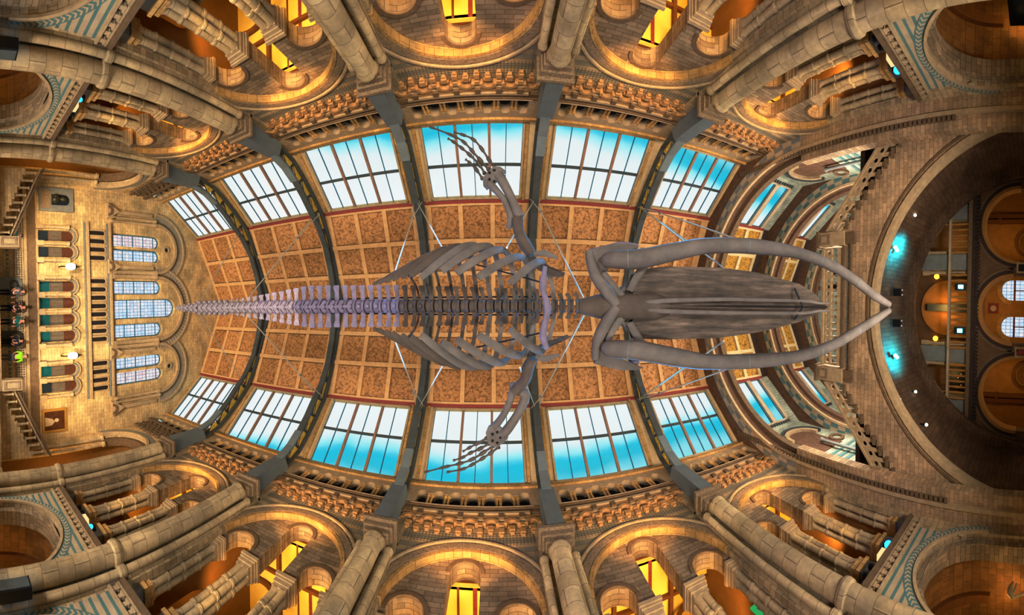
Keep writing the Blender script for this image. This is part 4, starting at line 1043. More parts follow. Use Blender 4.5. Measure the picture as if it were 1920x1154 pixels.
# spot lamps under the bridge
for i, (x, y, z, g, w) in enumerate(((15.0, -2.8, 8.3, 'cyan', 'upper cyan'), (15.24, 2.34, 8.3, 'cyan', 'lower cyan'), (14.1, -4.5, 7.72, 'whiteglow', 'white upper'), (15.31, -4.4, 7.5, 'whiteglow', 'pale green upper inner'), (14.3, 4.1, 7.68, 'whiteglow', 'white lower'), (15.86, 4.1, 7.5, 'whiteglow', 'pale lower inner'), (14.8, 5.25, 6.55, 'whiteglow', 'lowest white'))):
    t = thing('bridge_spotlight', '%s spotlight on the dark underside of the bridge' % w, 'spotlight', (x, y, z), 'spotlights under the bridge')
    for q in ((-.09, .09) if g == 'cyan' else (0,)):
        MB().ball((x+q, y+q*.6, z), .1 if g == 'cyan' else .07, 10).build('lens', M[g], t, True)
    MB().box(flatM, x-.03, x+.03, y-.03, y+.03, z+.05, z+.3).build('bracket', M['black'], t)
for i, y in enumerate((-.75, .75)):
    t = thing('ceiling_projector', 'pair of small black fittings near the jaw tips, %s' % ('upper' if i == 0 else 'lower'), 'spotlight', (15.5, y, 8.3), 'black fittings')
    MB().box(flatM, 15.4, 15.6, y-.18, y+.18, 8.2, 8.6).build('body', M['black'], t)
    for q in (-.12, .12): MB().ball((15.5, y+q, 8.17), .05, 8).build('lens', M['steel'], t, True)
# ------------------------------------------------------------------ the whale
MANDU=((2.25,-1.082,8.65,0.125),(2.409,-1.104,8.486,0.191),(2.929,-1.117,8.279,0.214),(3.661,-1.297,7.986,0.193),(4.317,-1.436,7.723,0.173),(5.332,-1.473,7.317,0.175),(6.344,-1.392,6.912,0.14),(7.197,-1.16,6.571,0.142),(7.83,-0.859,6.318,0.141),(8.528,-0.442,6.039,0.133),(9.062,-0.195,5.825,0.092))
MANDL=((2.252,0.765,8.649,0.125),(2.412,0.784,8.485,0.191),(2.935,0.816,8.276,0.213),(3.675,0.97,7.98,0.204),(4.338,1.081,7.715,0.168),(5.363,1.105,7.305,0.169),(6.381,1.057,6.898,0.147),(7.234,0.85,6.557,0.142),(7.859,0.565,6.307,0.141),(8.543,0.225,6.033,0.133),(9.065,-0.041,5.824,0.092))
ROSU=((2.933,-0.821,8.727),(3.262,-0.965,8.595),(3.65,-1.006,8.44),(4.791,-1.013,7.984),(5.645,-0.935,7.642),(6.719,-0.692,7.212),(7.161,-0.447,7.036),(7.456,-0.158,6.918))
ROSL=((2.937,0.604,8.725),(3.269,0.616,8.592),(3.658,0.629,8.437),(4.805,0.61,7.978),(5.662,0.505,7.635),(6.734,0.266,7.207),(7.17,0.08,7.032),(7.457,-0.073,6.917))
ROSC=((2.503,-0.124,8.749),(3.207,-0.126,8.467),(3.588,-0.128,8.315),(4.723,-0.132,7.881),(5.58,-0.123,7.558),(6.687,-0.114,7.175),(7.149,-0.115,7.02),(7.457,-0.116,6.917))
SQU=((1.979,-1.315,8.869,0.081),(2,-1.114,8.814,0.104),(2.097,-0.741,8.693,0.125),(2.32,-0.4,8.572,0.136),(2.505,-0.151,8.548,0.114))
SQL=((2.117,1.042,8.839,0.081),(2.125,0.813,8.787,0.104),(2.165,0.513,8.678,0.125),(2.321,0.166,8.572,0.136),(2.505,-0.105,8.548,0.114))
PLATEU=((2.005,-1.34,8.963),(2.531,-1.486,8.838),(2.858,-1.486,8.707),(3.026,-1.422,8.59),(2.501,-1.194,8.75),(2.277,-0.639,8.889),(2.118,-0.846,8.888))
ORBU=((2.278,-0.839,8.739,0.069),(2.45,-0.575,8.67,0.081),(2.648,-0.334,8.641,0.093))
ORBU2=((2.827,-0.463,8.619,0.082),(2.969,-0.774,8.512,0.093),(3.11,-1.002,8.406,0.081))
ORBL=((2.366,0.638,8.704,0.069),(2.473,0.382,8.661,0.081),(2.65,0.13,8.64,0.093))
ORBL2=((2.829,0.249,8.619,0.082),(2.974,0.547,8.51,0.093),(3.117,0.774,8.403,0.081))
JUGU=((2.018,-1.323,9.01,0.059),(2.381,-1.4,8.947,0.071),(2.711,-1.493,8.816,0.059),(3.033,-1.44,8.637,0.047))
JUGL=((2.158,1.056,8.98,0.059),(2.44,1.097,8.924,0.071),(2.751,1.178,8.8,0.059),(3.064,1.109,8.624,0.047))
COND=((1.73,-0.116,8.773,0.148),(2.021,-0.115,8.759,0.229),(2.326,-0.113,8.77,0.302),(2.665,-0.113,8.684,0.28))
VERT=((-13.589,-0.086,12.012,0.106,0),(-13.025,-0.089,11.889,0.134,0),(-12.494,-0.091,11.774,0.161,0),(-11.994,-0.094,11.665,0.187,0),(-11.52,-0.096,11.561,0.217,0),(-11.072,-0.098,11.464,0.216,0),(-10.647,-0.1,11.371,0.216,0),(-10.243,-0.102,11.283,0.215,0),(-9.858,-0.104,11.199,0.214,0),(-9.491,-0.105,11.119,0.214,0),(-9.14,-0.107,11.043,0.213,0.251),(-8.805,-0.109,10.969,0.213,0.281),(-8.436,-0.11,10.889,0.212,0.315),(-8.075,-0.112,10.81,0.212,0.348),(-7.72,-0.114,10.733,0.212,0.381),(-7.371,-0.115,10.657,0.211,0.414),(-7.029,-0.117,10.582,0.211,0.445),(-6.693,-0.118,10.509,0.211,0.477),(-6.362,-0.12,10.437,0.215,0.508),(-6.036,-0.121,10.366,0.21,0.539),(-5.716,-0.123,10.296,0.205,0.57),(-5.4,-0.124,10.227,0.201,0.6),(-5.089,-0.126,10.159,0.196,0.614),(-4.782,-0.127,10.093,0.192,0.601),(-4.479,-0.129,10.027,0.188,0.588),(-4.181,-0.13,9.961,0.184,0.576),(-3.894,-0.132,9.899,0.181,0.565),(-3.617,-0.133,9.839,0.177,0.555),(-3.351,-0.134,9.781,0.174,0.545),(-3.094,-0.136,9.724,0.171,0.536),(-2.845,-0.136,9.67,0.169,0.527),(-2.603,-0.135,9.617,0.166,0.52),(-2.368,-0.134,9.566,0.164,0.512),(-2.14,-0.133,9.517,0.162,0.505),(-1.918,-0.133,9.468,0.16,0.495),(-1.701,-0.132,9.421,0.158,0.483),(-1.489,-0.131,9.375,0.156,0.472),(-1.281,-0.131,9.329,0.155,0.461),(-1.077,-0.13,9.285,0.153,0.451),(-0.877,-0.13,9.241,0.152,0.441),(-0.681,-0.129,9.198,0.15,0.432),(-0.487,-0.129,9.156,0.149,0.423),(-0.297,-0.129,9.115,0.148,0.415),(-0.122,-0.128,9.077,0.147,0.407),(0.05,-0.128,9.039,0.147,0.4),(0.221,-0.127,9.002,0.146,0.393),(0.39,-0.127,8.965,0.145,0.386),(0.558,-0.127,8.928,0.145,0.38),(0.725,-0.127,8.892,0.145,0.373),(0.891,-0.126,8.856,0.144,0.368),(1.057,-0.126,8.82,0.144,0.362),(1.222,-0.126,8.784,0.144,0.269),(1.386,-0.126,8.748,0.144,0.269),(1.551,-0.125,8.712,0.144,0.269),(1.715,-0.125,8.676,0.144,0.269))
RIBU=(((1.233,-0.253,8.901,0.041),(1.223,-0.461,9.043,0.046),(1.146,-0.758,9,0.051),(0.99,-1.011,8.784,0.067),(0.84,-1.02,8.467,0.085),(0.533,-0.817,8.184,0.085),(0.255,-0.574,7.994,0.071)),((0.831,-0.254,8.989,0.044),(0.812,-0.464,9.133,0.05),(0.739,-0.813,9.089,0.054),(0.595,-1.106,8.87,0.072),(0.368,-1.114,8.57,0.091),(-0.003,-0.919,8.301,0.092),(-0.352,-0.685,8.127,0.077)),((0.446,-0.256,9.073,0.044),(0.42,-0.467,9.218,0.05),(0.35,-0.902,9.174,0.055),(0.217,-1.262,8.953,0.072),(-0.019,-1.266,8.654,0.092),(-0.4,-1.048,8.387,0.093),(-0.766,-0.788,8.217,0.079)),((0.147,-0.257,9.138,0.044),(0.116,-0.47,9.285,0.05),(0.048,-0.953,9.24,0.055),(-0.076,-1.351,9.017,0.073),(-0.311,-1.354,8.718,0.093),(-0.693,-1.119,8.451,0.095),(-1.066,-0.841,8.282,0.08)),((-0.132,-0.259,9.199,0.042),(-0.169,-0.473,9.347,0.048),(-0.236,-0.967,9.301,0.052),(-0.352,-1.374,9.077,0.069),(-0.639,-1.382,8.789,0.089),(-1.072,-1.082,8.534,0.091),(-1.504,-0.721,8.378,0.077)),((-0.417,-0.261,9.261,0.04),(-0.459,-0.477,9.41,0.045),(-0.525,-0.963,9.364,0.049),(-0.634,-1.365,9.138,0.066),(-0.894,-1.374,8.845,0.084),(-1.307,-1.102,8.585,0.086),(-1.725,-0.773,8.426,0.073)),((-0.695,-0.263,9.322,0.038),(-0.743,-0.482,9.472,0.043),(-0.808,-0.94,9.426,0.047),(-0.911,-1.322,9.199,0.062),(-1.143,-1.333,8.899,0.08),(-1.538,-1.071,8.635,0.082),(-1.941,-0.75,8.473,0.069)),((-0.979,-0.265,9.384,0.033),(-1.034,-0.487,9.535,0.037),(-1.098,-0.897,9.489,0.041),(-1.195,-1.243,9.26,0.054),(-1.395,-1.258,8.954,0.069),(-1.767,-1.01,8.685,0.071),(-2.151,-0.704,8.519,0.06)),((-1.258,-0.267,9.444,0.028),(-1.318,-0.492,9.597,0.031),(-1.383,-0.84,9.551,0.034),(-1.474,-1.139,9.321,0.045),(-1.628,-1.157,9.005,0.058),(-1.964,-0.944,8.728,0.06),(-2.316,-0.677,8.555,0.051)),((-1.545,-0.27,9.507,0.025),(-1.611,-0.498,9.661,0.028),(-1.676,-0.768,9.615,0.031),(-1.762,-1.009,9.384,0.042),(-1.864,-1.031,9.056,0.053),(-2.159,-0.863,8.771,0.055),(-2.472,-0.649,8.589,0.046)),((-1.812,-0.273,9.565,0.023),(-1.884,-0.504,9.721,0.026),(-1.95,-0.68,9.675,0.028),(-2.033,-0.849,9.443,0.037),(-2.08,-0.876,9.103,0.048),(-2.332,-0.772,8.808,0.049),(-2.605,-0.631,8.618,0.042)))
RIBL=(((1.233,0.009,8.901,0.041),(1.221,0.224,9.044,0.046),(1.143,0.52,9.001,0.051),(0.984,0.765,8.785,0.067),(0.834,0.76,8.468,0.085),(0.527,0.539,8.185,0.085),(0.25,0.284,7.995,0.071)),((0.83,0.009,8.989,0.044),(0.81,0.225,9.133,0.05),(0.734,0.574,9.09,0.054),(0.586,0.861,8.872,0.072),(0.358,0.854,8.572,0.091),(-0.013,0.64,8.303,0.092),(-0.36,0.393,8.129,0.077)),((0.444,0.01,9.073,0.044),(0.417,0.227,9.219,0.05),(0.342,0.663,9.175,0.055),(0.205,1.017,8.955,0.072),(-0.034,1.006,8.657,0.092),(-0.414,0.769,8.39,0.093),(-0.778,0.495,8.22,0.079)),((0.146,0.01,9.138,0.044),(0.112,0.229,9.286,0.05),(0.037,0.714,9.242,0.055),(-0.092,1.106,9.02,0.073),(-0.329,1.095,8.722,0.093),(-0.711,0.841,8.455,0.095),(-1.081,0.546,8.286,0.08)),((-0.134,0.011,9.199,0.042),(-0.174,0.231,9.348,0.048),(-0.248,0.727,9.304,0.052),(-0.371,1.129,9.081,0.069),(-0.661,1.121,8.794,0.089),(-1.092,0.801,8.538,0.091),(-1.518,0.424,8.381,0.077)),((-0.419,0.011,9.261,0.04),(-0.465,0.234,9.411,0.045),(-0.538,0.721,9.367,0.049),(-0.655,1.118,9.143,0.066),(-0.918,1.113,8.85,0.084),(-1.329,0.82,8.59,0.086),(-1.741,0.475,8.43,0.073)),((-0.697,0.012,9.322,0.038),(-0.75,0.237,9.473,0.043),(-0.823,0.697,9.429,0.047),(-0.934,1.073,9.204,0.062),(-1.169,1.07,8.905,0.08),(-1.56,0.787,8.64,0.082),(-1.958,0.45,8.477,0.069)),((-0.982,0.013,9.384,0.033),(-1.041,0.241,9.537,0.037),(-1.113,0.652,9.493,0.041),(-1.218,0.992,9.266,0.054),(-1.421,0.992,8.96,0.069),(-1.789,0.724,8.69,0.071),(-2.168,0.402,8.523,0.06)),((-1.261,0.014,9.445,0.028),(-1.326,0.245,9.599,0.031),(-1.398,0.593,9.555,0.034),(-1.497,0.885,9.326,0.045),(-1.654,0.888,9.01,0.058),(-1.986,0.656,8.733,0.06),(-2.333,0.374,8.559,0.051)),((-1.548,0.015,9.507,0.025),(-1.62,0.249,9.663,0.028),(-1.691,0.519,9.619,0.031),(-1.784,0.751,9.389,0.042),(-1.887,0.759,9.061,0.053),(-2.179,0.573,8.775,0.055),(-2.488,0.345,8.592,0.046)),((-1.816,0.017,9.566,0.023),(-1.894,0.254,9.723,0.026),(-1.965,0.428,9.678,0.028),(-2.052,0.588,9.447,0.037),(-2.1,0.601,9.108,0.048),(-2.351,0.48,8.812,0.049),(-2.621,0.326,8.621,0.042)))
STERN=((0.895,-0.878,7.955,0.04),(0.849,-0.531,7.915,0.069),(0.861,-0.364,7.862,0.049),(0.927,-0.121,7.848,0.078),(0.888,0.103,7.856,0.054),(0.846,0.402,7.916,0.069),(0.929,0.655,7.947,0.049))
SCAPU=((0.611,-1.213,8.917),(0.804,-1.091,8.825),(1.037,-0.973,8.724),(1.423,-0.823,8.74),(1.41,-0.76,8.793),(1.287,-0.729,8.869),(1.009,-0.833,8.93),(0.73,-0.996,8.991))
SCAPL=((0.657,0.981,8.907),(0.819,0.88,8.821),(1.065,0.735,8.718),(1.509,0.545,8.721),(1.486,0.482,8.776),(1.318,0.556,8.863),(1.027,0.649,8.926),(0.757,0.801,8.985))
ACROU=((0.787,-1.222,8.978,0.046),(1.017,-1.259,8.978,0.08),(1.307,-1.154,8.915,0.029))
ACROL=((0.824,0.949,8.97,0.046),(1.033,1.013,8.975,0.08),(1.348,0.918,8.906,0.029))
HUMU=((0.775,-1.235,9.081,0.104),(0.632,-1.453,9.162,0.14),(0.498,-1.756,9.241,0.118),(0.468,-2.061,9.298,0.131))
HUML=((0.789,1.013,9.078,0.104),(0.678,1.235,9.152,0.14),(0.623,1.508,9.214,0.118),(0.39,1.803,9.315,0.131))
RADU=((0.518,-2.094,9.337,0.108),(0.448,-2.25,9.352,0.108),(0.334,-2.566,9.427,0.097),(0.147,-2.952,9.518,0.11),(0.051,-3.104,9.539,0.122))
RADL=((0.547,1.811,9.331,0.119),(0.63,1.929,9.313,0.107),(0.477,2.315,9.396,0.096),(0.235,2.715,9.499,0.11),(0.112,2.848,9.526,0.11))
ULNU=((0.269,-1.868,9.391,0.06),(0.329,-2.031,9.378,0.096),(0.283,-2.259,9.388,0.072),(0.155,-2.553,9.466,0.067),(-0.06,-2.824,9.563,0.086),(-0.157,-2.916,9.584,0.098))
ULNL=((0.334,1.613,9.377,0.06),(0.357,1.757,9.372,0.096),(0.296,2.003,9.385,0.078),(0.163,2.331,9.464,0.079),(-0.01,2.608,9.552,0.086),(-0.097,2.676,9.571,0.098))
CARU=((-0.304,-3.051,9.616),(-0.18,-3.197,9.589),(-0.045,-3.292,9.56),(0.1,-3.268,9.528),(0.232,-3.161,9.499),(0.123,-3.05,9.523),(-0.023,-2.905,9.555),(-0.208,-2.787,9.595),(-0.293,-2.892,9.614))
CARL=((-0.209,2.685,9.596),(-0.059,2.586,9.563),(0.21,2.779,9.504),(0.246,2.9,9.496),(0.135,3.032,9.52),(-0.013,3.144,9.553),(-0.137,3.155,9.58),(-0.236,3.039,9.602),(-0.272,2.841,9.609))
FINU=(((-0.033,-3.303,9.557,0.044),(-0.154,-3.46,9.584,0.04),(-0.324,-3.732,9.621,0.037),(-0.509,-3.962,9.661,0.033),(-0.76,-4.109,9.716,0.029),(-0.978,-4.206,9.763,0.026)),((-0.155,-3.23,9.584,0.044),(-0.363,-3.482,9.629,0.041),(-0.548,-3.712,9.67,0.037),(-0.736,-3.934,9.71,0.033),(-0.991,-4.122,9.766,0.03),(-1.574,-4.446,9.893,0.026)),((-0.254,-3.155,9.605,0.044),(-0.389,-3.388,9.635,0.041),(-0.612,-3.634,9.683,0.037),(-0.788,-3.806,9.722,0.033),(-0.993,-3.986,9.766,0.03),(-1.122,-4.082,9.795,0.026)),((-0.304,-3.039,9.616,0.044),(-0.452,-3.273,9.648,0.039),(-0.613,-3.451,9.684,0.033),(-0.701,-3.536,9.703,0.027)))
FINL=(((0.036,3.14,9.542,0.044),(-0.163,3.308,9.586,0.04),(-0.352,3.455,9.627,0.037),(-0.609,3.638,9.683,0.033),(-0.83,3.772,9.731,0.029),(-1.23,3.913,9.818,0.026)),((-0.087,3.126,9.569,0.044),(-0.352,3.328,9.627,0.041),(-0.608,3.51,9.682,0.037),(-0.908,3.654,9.748,0.033),(-1.269,3.789,9.827,0.03),(-1.813,4.022,9.945,0.027)),((-0.187,3.085,9.591,0.044),(-0.414,3.234,9.64,0.04),(-0.645,3.362,9.691,0.036),(-0.828,3.488,9.73,0.031),(-1.066,3.6,9.782,0.026)),((-0.248,2.965,9.604,0.044),(-0.477,3.114,9.654,0.039),(-0.67,3.238,9.696,0.033),(-0.826,3.347,9.73,0.027)))
CAB=((-8.315,-0.393,11.063),(-11.635,-0.322,11.687),(-2.258,-0.764,8.942),(-1.129,-1.335,8.996),(0.214,-1.341,8.803),(1.89,-0.263,8.938),(3.859,-1.539,8.056),(4.903,-1.008,7.989),(4.898,-1.651,7.641))
CABL=((-8.24,0.226,11.046),(-11.661,0.248,11.692),(-2.276,0.491,8.946),(-1.154,1.11,9.002),(0.475,1.151,8.746),(1.89,0.064,8.938),(3.877,1.207,8.049),(4.919,0.692,7.983),(4.927,1.236,7.629))
TIED=((-0.492,-1.032,8.957,0.014),(0.841,-0.612,8.367,0.013))
TIEL=((-0.507,0.765,8.961,0.014),(0.837,0.397,8.367,0.013))
wh = thing('whale_skeleton', 'huge grey-brown whale skeleton hanging open-jawed along the hall', 'skeleton', (0, -.1, 8.5))
def P3(l): return [p[:3] for p in l]
def R3(l): return [p[3] for p in l]
def smooth_path(pts, rad, k=4):
    """Catmull-Rom through points and radii"""
    P = [Vector(p) for p in pts]; out = []; ro = []
    for i in range(len(P)-1):
        p0, p1, p2, p3 = P[max(i-1, 0)], P[i], P[i+1], P[min(i+2, len(P)-1)]
        for j in range(k):
            t = j/k
            out.append(.5*((2*p1)+(p2-p0)*t+(2*p0-5*p1+4*p2-p3)*t*t+(3*p1-p0-3*p2+p3)*t**3)); ro.append(rad[i]*(1-t)+rad[i+1]*t)
    out.append(P[-1]); ro.append(rad[-1]); return out, ro
def bone(name, l, mat, parent, n=10, k=4, flat=1., up=(0, 0, 1)):
    p, r = smooth_path(P3(l), R3(l), k)
    return MB().tube(p, r, n, flat, up).build(name, M[mat], parent, True)
def plate(name, l, th, mat, parent, dz=0.):
    c = Vector((0, 0, 0))
    for p in l: c += Vector(p[:3])
    c /= len(l); m = MB(); n = len(l)
    top = [(p[0], p[1], p[2]+th/2) for p in l]; bot = [(p[0], p[1], p[2]-th/2) for p in l]
    b = 0; m.v = top+bot+[(c.x, c.y, c.z+th*.9), (c.x, c.y, c.z-th*.9)]
    for i in range(n):
        j = (i+1) % n
        m.f += [(i, j, 2*n), (n+j, n+i, 2*n+1), (i, n+i, n+j, j)]
    return m.build(name, M[mat], parent, False)
# skull: rostrum built as a vaulted blade between its two edges, with a keel below
def lerp(a, b, t): return Vector(a)*(1-t)+Vector(b)*t
m = MB(); rows = []
def at(l, x):
    for i in range(len(l)-1):
        if l[i][0] <= x <= l[i+1][0]:
            t = (x-l[i][0])/max(1e-6, l[i+1][0]-l[i][0]); return lerp(l[i][:3], l[i+1][:3], t)
    return Vector(l[0][:3]) if x < l[0][0] else Vector(l[-1][:3])
xa, xb = max(ROSU[0][0], ROSL[0][0]), min(ROSU[-1][0], ROSL[-1][0])
for i in range(25):
    x = xa+(xb-xa)*i/24
    u, c, l = at(ROSU, x), at(ROSC, x), at(ROSL, x); row = []
    for j in range(13):
        t = j/12; p = lerp(u, c, t*2) if t < .5 else lerp(c, l, t*2-1)
        ridge = .16*math.exp(-((t-.5)/.07)**2)-.1*math.exp(-((t-.5)/.018)**2)
        p.z -= ridge*(1-.3*i/24); p.z += .05*sin(PI*t*2)**2
        row.append(len(m.v)); m.v.append(tuple(p))
    for j in range(13):
        t = 1-j/12; p = lerp(u, l, t); p.z += .06+.5*sin(PI*t)*(1-.6*i/24)
        row.append(len(m.v)); m.v.append(tuple(p))
    rows.append(row)
for i in range(24):
    for j in range(26):
        k2 = (j+1) % 26; m.f.append((rows[i][j], rows[i][k2], rows[i+1][k2], rows[i+1][j]))
m.f.append(tuple(reversed(rows[0]))); m.f.append(tuple(rows[-1]))
skull = m.build('skull', M['skull'], wh, True)
for sg, q in ((-1, .045), (1, .045)):
    l = [(p[0], p[1]+sg*(.05+.10*min(1, i/3)*(1 if i < 6 else .5)), p[2]-.17+(.05 if i > 5 else 0), [.05, .07, .07, .06, .055, .05, .045, .03][i]) for i, p in enumerate(ROSC)]
    bone('palate_ridge', [(a, b, c+.03, d*.75) for a, b, c, d in l], 'bone', skull, 8, 4, .7)
MB().tube([(p[0], p[1], p[2]-.02) for p in ROSC[1:]], .035, 6).build('vomer_groove', M['darkhole'], skull)
c1 = at(ROSU, 6.5); c2 = at(ROSL, 6.5)
MB().tube([tuple(at(ROSU, 6.55)*.75+at(ROSC, 6.55)*.25-Vector((0, 0, .03))), tuple(at(ROSC, 6.6)-Vector((0, 0, .2))), tuple(at(ROSL, 6.55)*.75+at(ROSC, 6.55)*.25-Vector((0, 0, .03)))], .025, 6).build('rostrum_strap', M['rod'], skull)
bone('braincase', list(COND)+[(COND[-1][0]+.7, COND[-1][1], COND[-1][2]-.2, .3), (COND[-1][0]+1.2, COND[-1][1], COND[-1][2]-.35, .12)], 'bone_d', skull, 14, 4, .8)
for l in (SQU, SQL): bone('squamosal', l, 'bone', skull, 10, 4, .8)
plate('cheek_plate', PLATEU, .12, 'bone', skull)
plate('cheek_plate', [(p[0]+.12, -.2-p[1]+.02, p[2]) for p in PLATEU], .12, 'bone', skull)
for l in (ORBU, ORBU2, ORBL, ORBL2): bone('orbit_bar', l, 'bone', skull, 8, 4, .7)
for l in (JUGU, JUGL): bone('cheek_rim', l, 'bone_l', skull, 8, 4)
# back of the palate, a broad wedge
wd_ = MB(); a_ = Vector(ROSU[0][:3]); b_ = Vector(ROSL[0][:3]); c_ = Vector(ROSC[0][:3])
wd_.v = [tuple(a_+Vector((.0, .1, .05))), tuple(b_+Vector((0, -.1, .05))), tuple(c_+Vector((-.1, .12, -.1))), tuple(c_+Vector((-.1, -.12, -.1))), tuple(a_+Vector((0, .2, .5))), tuple(b_+Vector((0, -.2, .5))), tuple(c_+Vector((-.1, .12, .5))), tuple(c_+Vector((-.1, -.12, .5)))]
wd_.f = [(0, 1, 2, 3), (4, 7, 6, 5), (0, 3, 7, 4), (1, 5, 6, 2), (0, 4, 5, 1), (2, 6, 7, 3)]
wd_.build('pterygoid', M['bone'], skull)
for l in (MANDU, MANDL):
    md = bone('mandible', l, 'bone', wh, 14, 5, .85)
    p, r = smooth_path(P3(l), R3(l), 5)
    for k in (8, 24, 33, 41):
        d = (p[min(k+1, len(p)-1)]-p[k]).normalized()
        MB().tube([tuple(p[k]-d*.008), tuple(p[k]+d*.008)], r[k]*1.03, 14, .85).build('metal_band', M['iron'], md)
# vertebrae
NV = len(VERT)
for i, (x, y, z, r, tp) in enumerate(VERT):
    m = MB()
    a = Vector((VERT[max(i-1, 0)][0], y, VERT[max(i-1, 0)][2])); b = Vector((VERT[min(i+1, NV-1)][0], y, VERT[min(i+1, NV-1)][2]))
    d = (b-a).normalized(); ln = (b-a).length/2*(.5 if 0 < i < NV-1 else .9); c = Vector((x, y, z+.05))
    h = ln*.82
    m.tube([c-d*h, c-d*h*.7, c, c+d*h*.7, c+d*h], [r*.98, r*1.04, r*.8, r*1.04, r*.98], 12)
    up = Vector((0, 0, 1))-d*d.z; up.normalize()
    if r > .08:
        hs = r*(1.6 if tp == 0 else 2.4)
        m.tube([c+up*r*.6, c+up*(r+hs*.5)-d*.06, c+up*(r+hs)-d*.14], [ln*.45, ln*.4, ln*.42], 6, .35, (0, 1, 0))
    if tp > 0:
        w = min(ln*.74, .15)
        for sg in (-1, 1):
            m.tube([c+Vector((0, sg*r*.7, .02)), c+Vector((-.02, sg*(r+(tp-r)*.5), .05)), c+Vector((-.05, sg*tp*.94, .08)), c+Vector((-.05, sg*tp, .08))], [w*.7, w*.6, w*.95, w*.7], 8, .3)
        if x < -1.5:  # chevron knob under the tail
            m.ball(tuple(c-up*r*1.0), r*.38, 8)
    else:
        for sg in (-1, 1): m.ball(tuple(c+Vector((0, sg*r*1.02, -.02))), r*.5, 8)
    if x < -3.4:
        for sg in (-1, 1): m.tube([c-up*r*.8+Vector((.03, sg*r*.75, 0)), c-up*r*1.25-d*.06, c-up*r*1.6-d*.16], [r*.3, r*.28, r*.16], 6)
    m.build('vertebra', M['bone_t' if x < -5.4 else 'bone_l' if x < -2.2 else 'bone_d'], wh, True)
for S in (RIBU, RIBL):
    for i, l in enumerate(S):
        bone('rib', l, 'bone' if i < 5 else 'bone_d', wh, 8, 5, .42, (0, .25, 1))
bone('sternum', STERN, 'bone_l', wh, 10, 4, .8)
for l, ac, hu, ra, ul, ca, fi in ((SCAPU, ACROU, HUMU, RADU, ULNU, CARU, FINU), (SCAPL, ACROL, HUML, RADL, ULNL, CARL, FINL)):
    sc_ = plate('shoulder_blade', l, .07, 'bone_d', wh)
    bone('acromion', ac, 'bone', sc_, 8, 4, .5)
    bone('humerus', hu, 'bone_d', wh, 12); bone('radius', ra, 'bone', wh, 12); bone('ulna', ul, 'bone', wh, 10)
    cp = plate('wrist_plate', ca, .08, 'bone', wh)
    cc = Vector((0, 0, 0))
    for p in ca: cc += Vector(p[:3])
    cc /= len(ca)
    for q in range(5):
        a = q*2*PI/5
        p = cc+Vector((.1*cos(a), .13*sin(a), -.075)); MB().ball(tuple(p), .032, 8).build('wrist_bone', M['darkhole'], cp)
    for F in fi:
        p, r = smooth_path(P3(F), R3(F), 6); m = MB()
        rr = [r[i]*(1.15 if i % 6 in (0, 1, 5) else .62) for i in range(len(r))]
        m.tube(p, rr, 8); m.build('finger', M['bone_d'], wh, True)
for l in (TIED, TIEL): MB().tube(P3(l), .018, 6).build('support_rod', M['rod'], wh)
rp_ = VERT[-20:]
for sg in (-1, 1):
    MB().tube([(p[0], p[1]+sg*.2, p[2]+.28) for p in VERT[22:52]], .02, 6).build('support_rod', M['rod'], wh)
# ------------------------------------------------------------------ suspension cables, each a thing
AN = [(-10.05, 5.35, 19.3), (-16.05, 4.95, 19.15), (-4.05, 5.35, 19.3), (-4.05, 5.35, 19.2), (1.95, 5.35, 19.3), (1.95, 5.35, 19.2), (7.95, 5.35, 19.5), (7.95, 5.3, 19.4), (7.95, 5.4, 19.45)]
WD = ['tail', 'tail tip', 'rear ribs', 'middle ribs', 'front ribs', 'neck', 'jaw', 'skull', 'jaw middle']
for s, D in ((-1, CAB), (1, CABL)):
    for i, p in enumerate(D):
        a = Vector((AN[i][0], s*AN[i][1], AN[i][2])); b = Vector(p[:3])
        t = thing('suspension_cable', 'steel cable from roof truss to the whale %s, %s side' % (WD[i], SIDE(s)), 'cable', tuple(a), 'whale suspension cables')
        if i in (0, 2, 5, 8):
            k = a*.62+b*.38 if i != 5 else a*.75+b*.25
            MB().tube([tuple(k), tuple(b)], .024, 6).build('main_line', M['steel'], t)
            for q in (-.22, .22): MB().tube([tuple(a+Vector((q, 0, 0))), tuple(k)], .02, 6).build('bridle_line', M['steel'], t)
            MB().ball(tuple(k), .07, 8).build('shackle', M['iron'], t)
        else:
            MB().tube([tuple(a), tuple(b)], .02, 6).build('main_line', M['steel'], t)
